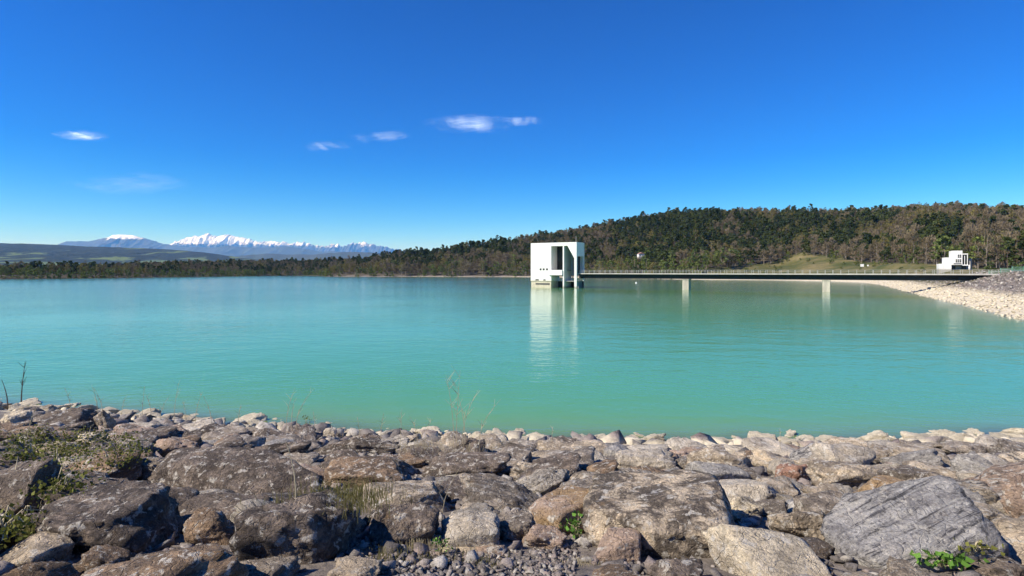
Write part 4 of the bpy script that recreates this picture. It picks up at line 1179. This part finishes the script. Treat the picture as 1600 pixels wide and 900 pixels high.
# ---- rubble between the boulders and on the far bank: one mass each
def shard(seed, k):
    """a broken chip of stone: the hull of a few points"""
    rg_ = np.random.default_rng(seed)
    bm = bmesh.new()
    P = rg_.normal(size=(k, 3)); P /= np.linalg.norm(P, axis=1)[:, None]
    for q in P*rg_.uniform(0.75, 1.0, (k, 1))*0.55: bm.verts.new(q)
    res = bmesh.ops.convex_hull(bm, input=bm.verts)
    bmesh.ops.delete(bm, geom=[g_ for g_ in res['geom_interior'] if isinstance(g_, bmesh.types.BMVert)], context='VERTS')
    bm.verts.index_update()
    V = np.array([v.co[:] for v in bm.verts]); Fc = np.array([[v.index for v in f.verts] for f in bm.faces]); bm.free()
    return V, Fc

def rubble(name, pts, sizes, subs, mat, colr, label, seed=5):
    rg = np.random.default_rng(seed); Vs = []; Fs = []; off = 0
    forms = [shard(700+i, 12 if subs > 1 else 9) for i in range(24)]
    gzs = ground_z(pts[:, 0], pts[:, 1])
    for (x, y), s, z in zip(pts, sizes, gzs):
        V0, Fc = forms[rg.integers(24)]
        V = V0*np.array([rg.uniform(0.9, 1.4), rg.uniform(0.7, 1.1), rg.uniform(0.3, 0.7)])*s
        R_ = np.array(Euler((rg.uniform(-0.7, 0.7), rg.uniform(-0.7, 0.7), rg.uniform(0, 6.283))).to_matrix())
        Vs.append(V@R_.T+np.array([x, y, z+0.1*s])); Fs.append(Fc+off); off += len(V)
    me = np_mesh(name, np.concatenate(Vs), np.concatenate(Fs), smooth=False)
    o = link(name, me, mat)
    o.color = (*colr, 0.4)
    return tag(o, label, 'rubble', kind='stuff')
# rubble wears a stone material whose shade changes from stone to stone
m, nt, p, out = new_mat('rubble_stone')
geo = N(nt, 'ShaderNodeNewGeometry'); pos = geo.outputs['Position']
c = ramp(nt, geo.outputs['Random Per Island'], [(0.0, (0.13, 0.115, 0.105)), (0.35, (0.26, 0.235, 0.22)), (0.6, (0.34, 0.27, 0.235)), (0.8, (0.40, 0.37, 0.335)), (1.0, (0.54, 0.50, 0.44))])
c = mixc(nt, ramp(nt, noise(nt, pos, 5.0, 8, 0.7), [(0.46, 0.0), (0.62, 0.75)]), c, (0.09, 0.08, 0.072))
silt = ramp(nt, noise(nt, pos, 1.5, 6), [(0.3, tuple(k*0.75 for k in SILT)), (0.7, tuple(k*1.12 for k in SILT))])
c = mixc(nt, math_(nt, 'MULTIPLY', silt_mask(nt, pos), 0.93), c, silt)
nt.links.new(c, p.inputs['Base Color']); p.inputs['Roughness'].default_value = 0.92; p.inputs['Specular IOR Level'].default_value = 0.2
nt.links.new(bump(nt, noise(nt, pos, 14, 7, 0.7), 0.05), p.inputs['Normal'])
M['rubble'] = m
y = 4.0+(21-4.0)*RNG.random(7000)**0.9; x = RNG.uniform(-1, 1, 7000)*(0.95*y+0.6)
y = np.where(x < -8, y*np.interp(x, SHORE_X, LAKE[2:18, 1])/21, y)
okk = y < np.interp(x, SHORE_X, LAKE[2:18, 1])+1.2
x, y = x[okk], y[okk]
sz = 0.055+0.26*RNG.random(len(x))**2.4*np.clip(y/9, 0.75, 1.5)
xf = np.array([f[0] for f in FILL_REST]+[f[0] for f in PALES[200:]]); yf = np.array([f[1] for f in FILL_REST]+[f[1] for f in PALES[200:]]); sf_ = np.array([f[2] for f in FILL_REST]+[f[2] for f in PALES[200:]])
rubble('rubble', np.stack([np.append(x, xf), np.append(y, yf)], 1), np.append(sz, sf_), 2, M['rubble'], GREY, 'small broken stones and gravel filling the gaps between the boulders')
# gravel pocket at the front
gx_, gy_ = [], []
for (p0, p1, q0, q1, cnt) in ((600, 900, 862, 905, 900), (520, 620, 840, 880, 160), (820, 900, 845, 900, 200), (100, 420, 880, 905, 350), (940, 1010, 880, 905, 150)):
    for _ in range(cnt):
        g = ground_hit(rf.uniform(p0, p1), rf.uniform(q0, q1)); gx_.append(g.x); gy_.append(g.y)
rubble('gravel', np.stack([gx_, gy_], 1), 0.022+0.09*RNG.random(len(gx_))**2.2, 1, M['rubble'], WARM, 'pocket of pale gravel in front of the boulders at the bottom', seed=9)
# riprap of the far bank
cand = np.stack([RNG.uniform(55, 190, 60000), RNG.uniform(50, 330, 60000)], 1)
dd = lake_dist(cand[:, 0], cand[:, 1]); pc_ = 800+F*cand[:, 0]/cand[:, 1]
okk = (dd > -1.5) & (dd < np.where(cand[:, 1] < 180, 21, 12)) & (pc_ > 1260) & (pc_ < 1690)
okk &= RNG.random(60000) < np.clip(110/cand[:, 1], 0.12, 1.0)
cand = cand[okk][:9000]
rubble('bank_riprap', cand, 0.28+0.75*RNG.random(len(cand))**2.4, 1, M['rubble'], GREY, 'loose stone facing of the far bank beneath the bridge end', seed=13)

# ------------------------------------------------------------------ small plants
M['bramble'] = leaf_mat('bramble', (0.13, 0.14, 0.028), (0.20, 0.20, 0.05), 0.3)
M['plant_leaf'] = leaf_mat('plant_leaf', (0.09, 0.20, 0.03), (0.12, 0.24, 0.04), 0.3)
M['dry'] = plain('dry_stalk', (0.42, 0.36, 0.23), 0.9, 0.15, 6)
M['dead_wood'] = plain('dead_wood', (0.07, 0.055, 0.045), 0.9, 0.2, 6)
M['moss'] = leaf_mat('moss', (0.13, 0.12, 0.04), (0.17, 0.155, 0.06), 0.2)
dg = bpy.context.evaluated_depsgraph_get()
def top_hit(px_, py_):
    """first surface of the stone bank along the view line of a photograph pixel"""
    d = Vector(((px_-800)/F, 1, (HZ-py_)/F)).normalized()
    hit, loc, nr, fi_, ob, mt = scene.ray_cast(dg, Vector((0, 0, CZ)), d)
    return loc if hit and loc.y < 40 else ground_hit(px_, py_)
dg.update()

# bramble mat on the left
pts = []
rg = np.random.default_rng(3)
def inside_patch(a, b_):
    return ((a-70)/150)**2+((b_-697)/26)**2 < 1 or ((a-150)/70)**2+((b_-712)/22)**2 < 1 or ((a-85)/32)**2+((b_-762)/20)**2 < 1 or ((a-20)/40)**2+((b_-832)/14)**2 < 1
cen = []
while len(cen) < 400:
    a, b_ = rg.uniform(-30, 225), rg.uniform(668, 848)
    if inside_patch(a, b_) and n2(np.array([a]), np.array([b_]), 0.03, 2)[0] > -0.22: cen.append(top_hit(a, b_))
for c_ in cen:
    k = 9
    pts.append(np.array(c_)+rg.normal(0, 1, (k, 3))*np.array([0.15, 0.15, 0.04])+np.array([0, 0, 0.04]))
V, Fq = quads_at(np.concatenate(pts), 0.018, rg, 0.8, (0, 0, 1), 0.35)
me = np_mesh('bramble_leaves', V, Fq)
br = empty('undergrowth', tuple(cen[0])); tag(br, 'low mat of green bramble creeping over the rocks on the left', 'bramble', kind='stuff')
me.transform(Matrix.Translation(-Vector(cen[0]))); link('leaves', me, M['bramble'], br)
sb = MB()
for k in range(120):
    a = Vector(cen[rg.integers(len(cen))]); b2 = a+Vector(rg.normal(0, 0.22, 3))*Vector((1, 1, 0.3)).length*0.5
    sb.tube([a, (a+b2)/2+Vector((0, 0, 0.12)), b2], 0.006, 3)
me = sb.mesh('stems'); me.transform(Matrix.Translation(-Vector(cen[0]))); link('stems', me, M['dry'], br)

def leafy_plant(px_, py_, n_, spread, size, mat, name, label, hgt=0.12, cat='plant'):
    c_ = Vector(top_hit(px_, py_)); e = empty(name, c_)
    C = rg.normal(0, 1, (n_, 3))*np.array([spread, spread*0.7, hgt*0.4])+np.array([0, 0, hgt*0.7])
    V, Fq = quads_at(C, size, rg, 0.6, (0, -0.3, 1), 0.5)
    link('leaves', np_mesh('leaves', V, Fq), M[mat], e)
    sm_ = MB()
    for q in C[::3]: sm_.tube([(0, 0, -0.05), (q[0]*0.5, q[1]*0.5, q[2]*0.8), tuple(q)], 0.004, 3)
    sm_.build('stems', M['dry'], e)
    tag(e, label, cat)
leafy_plant(1472, 878, 110, 0.13, 0.030, 'plant_leaf', 'leafy_plant', 'bright green leafy plant growing in front of the striped slab', 0.06)
leafy_plant(1520, 858, 45, 0.10, 0.020, 'bramble', 'leafy_plant', 'thin sprig trailing along the lower edge of the striped slab', 0.05)
leafy_plant(903, 838, 70, 0.07, 0.022, 'plant_leaf', 'leafy_plant', 'small green plant in the shade right of the orange-topped boulder', 0.16)
leafy_plant(688, 862, 45, 0.06, 0.016, 'plant_leaf', 'leafy_plant', 'little green sprout left of the flat pink stone', 0.1)
leafy_plant(478, 660, 0+24, 0.10, 0.03, 'bramble', 'leafy_plant', 'small green sprig at the shore beside the dry stalks', 0.2)
def tuft(px_, py_, n_, spread, hgt, mat, label):
    c_ = Vector(top_hit(px_, py_)); t_ = MB()
    for k in range(n_):
        bx, by = rg.normal(0, spread), rg.normal(0, spread*0.7); lx, ly = rg.normal(0, hgt*0.5, 2); h_ = hgt*rg.uniform(0.5, 1.2)
        w = 0.0028
        n0 = len(t_.v)
        t_.v += [(bx-w, by, -0.08), (bx+w, by, -0.08), (bx+lx*0.4+w*0.7, by+ly*0.4, h_*0.6), (bx+lx*0.4-w*0.7, by+ly*0.4, h_*0.6), (bx+lx, by+ly, h_)]
        t_.f += [(n0, n0+1, n0+2, n0+3), (n0+3, n0+2, n0+4)]
    o = t_.build('grass', M[mat], None); o.location = c_; tag(o, label, 'grass', kind='stuff')
tuft(530, 775, 700, 0.26, 0.07, 'moss', 'mossy olive grass tuft between the mottled brown boulder and the flat-topped block')
tuft(30, 838, 300, 0.20, 0.10, 'moss', 'tuft of long grass left of the huge overhanging boulder')
tuft(60, 790, 160, 0.14, 0.09, 'dry', 'dry grass hanging under the purplish slab')
tuft(655, 845, 150, 0.12, 0.06, 'dry', 'wispy dry tuft in front of the cracked dark rock')
tuft(905, 882, 110, 0.08, 0.05, 'dry', 'straw-coloured tuft in the gravel pocket')
tuft(745, 885, 200, 0.22, 0.035, 'moss', 'thin olive grass sprouting through the gravel')
tuft(610, 868, 160, 0.16, 0.035, 'moss', 'sparse mossy grass at the left end of the gravel')
for p_, q_ in ((655, 697), (725, 699), (775, 700), (690, 703)):
    tuft(p_, q_, 120, 0.25, 0.13, 'dry', f'dry grass clump on the rocks below the {"left end" if p_ == 655 else "second part" if p_ == 690 else "third part" if p_ == 725 else "right end"} of the central shallows')

def stalk(px_, py_, hgt, lean, label, mat='dry', rad=0.008, branches=4, name='dry_stalk', cat='stalk', spread=0.5):
    c_ = Vector(top_hit(px_, py_)); t_ = MB()
    P = [Vector((lean*hgt*t*t, 0.05*hgt*t, hgt*t)) for t in np.linspace(0, 1, 6)]
    P[0].z = -0.15
    t_.tube(P, [rad*(1-0.75*t) for t in np.linspace(0, 1, 6)], 4)
    for k in range(branches):
        t = rg.uniform(0.3, 0.95); b0 = Vector((lean*hgt*t*t, 0.05*hgt*t, hgt*t)); a_ = rg.uniform(-1, 1)
        t_.tube([b0, b0+Vector((a_*spread*0.3*hgt, rg.uniform(-0.1, 0.1), 0.16*hgt))], [rad*0.5, rad*0.2], 3)
    o = t_.build(name, M[mat], None); o.location = c_; tag(o, label, cat, 'stalks along the bank')
    return o
stalk(33, 628, 1.75, 0.06, 'tall dark dead sapling with twigs standing at the far left', 'dead_wood', 0.028, 9, 'dead_sapling', 'sapling')
stalk(12, 640, 1.25, -0.25, 'shorter dark dead stick leaning left of the tall dead sapling', 'dead_wood', 0.03, 0, 'dead_sapling', 'sapling')
stalk(42, 690, 0.75, 0.25, 'pale dry stalk rising out of the bramble mat', rad=0.01)
stalk(462, 778, 0.55, -0.2, 'crooked dry stem in front of the wide dark slab', rad=0.009, branches=1)
stalk(690, 815, 0.6, 0.35, 'thin dry stem arching across the black gap', rad=0.006, branches=1)
for k, (p_, q_, h_, l_) in enumerate(((110, 642, 0.7, -0.3), (152, 645, 0.9, -0.25), (160, 646, 0.8, -0.4), (190, 648, 0.7, 0.2), (222, 652, 1.1, 0.05), (236, 652, 0.9, -0.3), (250, 655, 0.8, 0.4), (272, 655, 1.3, 0.1), (290, 658, 0.7, -0.2), (305, 660, 0.9, 0.2), (330, 662, 0.8, -0.3), (372, 666, 0.6, 0.1),
                                      (447, 668, 1.3, 0.2), (455, 668, 0.8, 0.1), (462, 669, 1.2, 0.45), (492, 674, 0.6, -0.1), (562, 684, 0.6, -0.15), (595, 686, 0.7, 0.1), (626, 690, 0.9, 0.03), (652, 692, 0.7, -0.3), (664, 692, 0.6, 0.3),
                                      (709, 694, 1.6, -0.12), (713, 694, 1.7, 0.05), (722, 694, 1.2, 0.3), (727, 694, 1.4, -0.2), (748, 694, 1.0, 0.5), (1219, 702, 0.55, 0.02), (862, 690, 0.4, 0.1))):
    zone = 'at the left end of the shore' if p_ < 400 else 'in the clump by the small bright block' if p_ < 520 else 'in the thin row along the shallows' if p_ < 700 else 'in the tall clump at mid shore' if p_ < 760 else 'alone among the cream rocks right of centre' if p_ > 1000 else 'alone among the first cream rocks'
    stalk(p_, q_, h_, l_, f'thin dry grass stalk {zone}', rad=0.009, branches=6, spread=0.6)

# ------------------------------------------------------------------ clouds
def cloud(px0, px1, py0, py1, Y, dens, label, seed, tilt=0.0):
    cx, cy = (px0+px1)/2, (py0+py1)/2; px0, px1 = cx-(cx-px0)*1.2, cx+(px1-cx)*1.2
    c_ = at(cx, cy, Y); w = (px1-px0)/F*Y; h_ = 0.85*(py1-py0)/F*Y
    D, Fc = ico(4); Vs = []; Fs = []
    for k, s in enumerate((1.0, 0.82, 0.64, 0.46, 0.28)):
        Vs.append(D*np.array([w/2, w*0.16, h_/2])*s*(1+0.25*fbm(D*2+seed+k*3, 4))[:, None]); Fs.append(Fc+k*len(D))
    me = np_mesh('cloud', np.concatenate(Vs), np.concatenate(Fs), smooth=True)
    m, nt, p, out = new_mat('cloud_vapour'); nt.nodes.remove(p)
    tc = N(nt, 'ShaderNodeTexCoord')
    mp = N(nt, 'ShaderNodeMapping'); mp.inputs['Scale'].default_value = (2/w, 0, 2/h_); nt.links.new(tc.outputs['Object'], mp.inputs[0])
    ln = N(nt, 'ShaderNodeVectorMath', operation='LENGTH'); nt.links.new(mp.outputs[0], ln.inputs[0])
    fall = math_(nt, 'SUBTRACT', 1.0, ln.outputs['Value'], clamp=True)
    mp2 = N(nt, 'ShaderNodeMapping'); mp2.inputs['Scale'].default_value = (4.0/w, 0.0, 3.0/h_); mp2.inputs['Location'].default_value = (seed, seed*1.7, 0); nt.links.new(tc.outputs['Object'], mp2.inputs[0])
    nz = noise(nt, mp2.outputs[0], 1.4, 8, 0.68, 0.7)
    sm_ = math_(nt, 'ADD', math_(nt, 'MULTIPLY', nz, 1.25), math_(nt, 'MULTIPLY', fall, 0.16))
    d = math_(nt, 'MULTIPLY', ramp(nt, sm_, [(0.64, 0.0), (0.90, 1.0)]), math_(nt, 'POWER', fall, 0.7))
    d = math_(nt, 'MULTIPLY', d, dens*0.042, clamp=True)
    df = N(nt, 'ShaderNodeBsdfDiffuse'); df.inputs[0].default_value = (0.80, 0.88, 0.92, 1)  # white vapour tinted bluish, painting in the haze in front of it
    tl = N(nt, 'ShaderNodeBsdfTranslucent'); tl.inputs[0].default_value = (0.80, 0.88, 0.92, 1)
    a1 = N(nt, 'ShaderNodeAddShader'); nt.links.new(df.outputs[0], a1.inputs[0]); nt.links.new(tl.outputs[0], a1.inputs[1])
    ts = N(nt, 'ShaderNodeBsdfTransparent'); mx = N(nt, 'ShaderNodeMixShader')
    nt.links.new(d, mx.inputs[0]); nt.links.new(ts.outputs[0], mx.inputs[1]); nt.links.new(a1.outputs[0], mx.inputs[2])
    nt.links.new(mx.outputs[0], out.inputs['Surface'])
    o = link('cloud', me, m); o.location = c_; o.rotation_euler = (0, tilt, 0)
    tag(o, label, 'cloud')
cloud(88, 164, 203, 221, 20000, 6.5, 'small bright white cloud high above the snowy mountains', 1)
cloud(668, 800, 177, 210, 20000, 3.2, 'largest wispy cloud near the middle of the sky', 2)
cloud(780, 850, 180, 198, 21000, 2.5, 'thin tail of cloud just right of the largest wisp', 3)
cloud(548, 640, 204, 224, 20000, 1.9, 'faint streak of cloud left of the largest wisp', 4, math.radians(-5))
cloud(470, 545, 219, 238, 20000, 1.6, 'faintest short streak below the cloud streak left of the largest wisp', 5, math.radians(-3))
cloud(105, 300, 268, 308, 24000, 1.0, 'long pale streak of cloud low over the snowy mountains', 6, math.radians(-6))

# ------------------------------------------------------------------ haze
m, nt, p, out = new_mat('haze'); nt.nodes.remove(p)
pv = N(nt, 'ShaderNodeVolumePrincipled')
pv.inputs['Color'].default_value = (0.14, 0.42, 1.0, 1); pv.inputs['Absorption Color'].default_value = (1, 1, 1, 1); pv.inputs['Density'].default_value = 3.0e-5; pv.inputs['Anisotropy'].default_value = 0.0
nt.links.new(pv.outputs[0], out.inputs['Volume'])
me = MB().box((-96000, -96000, -80), (96000, 96000, 3100)).mesh('haze')
tag(link('haze', me, m), kind='stuff')
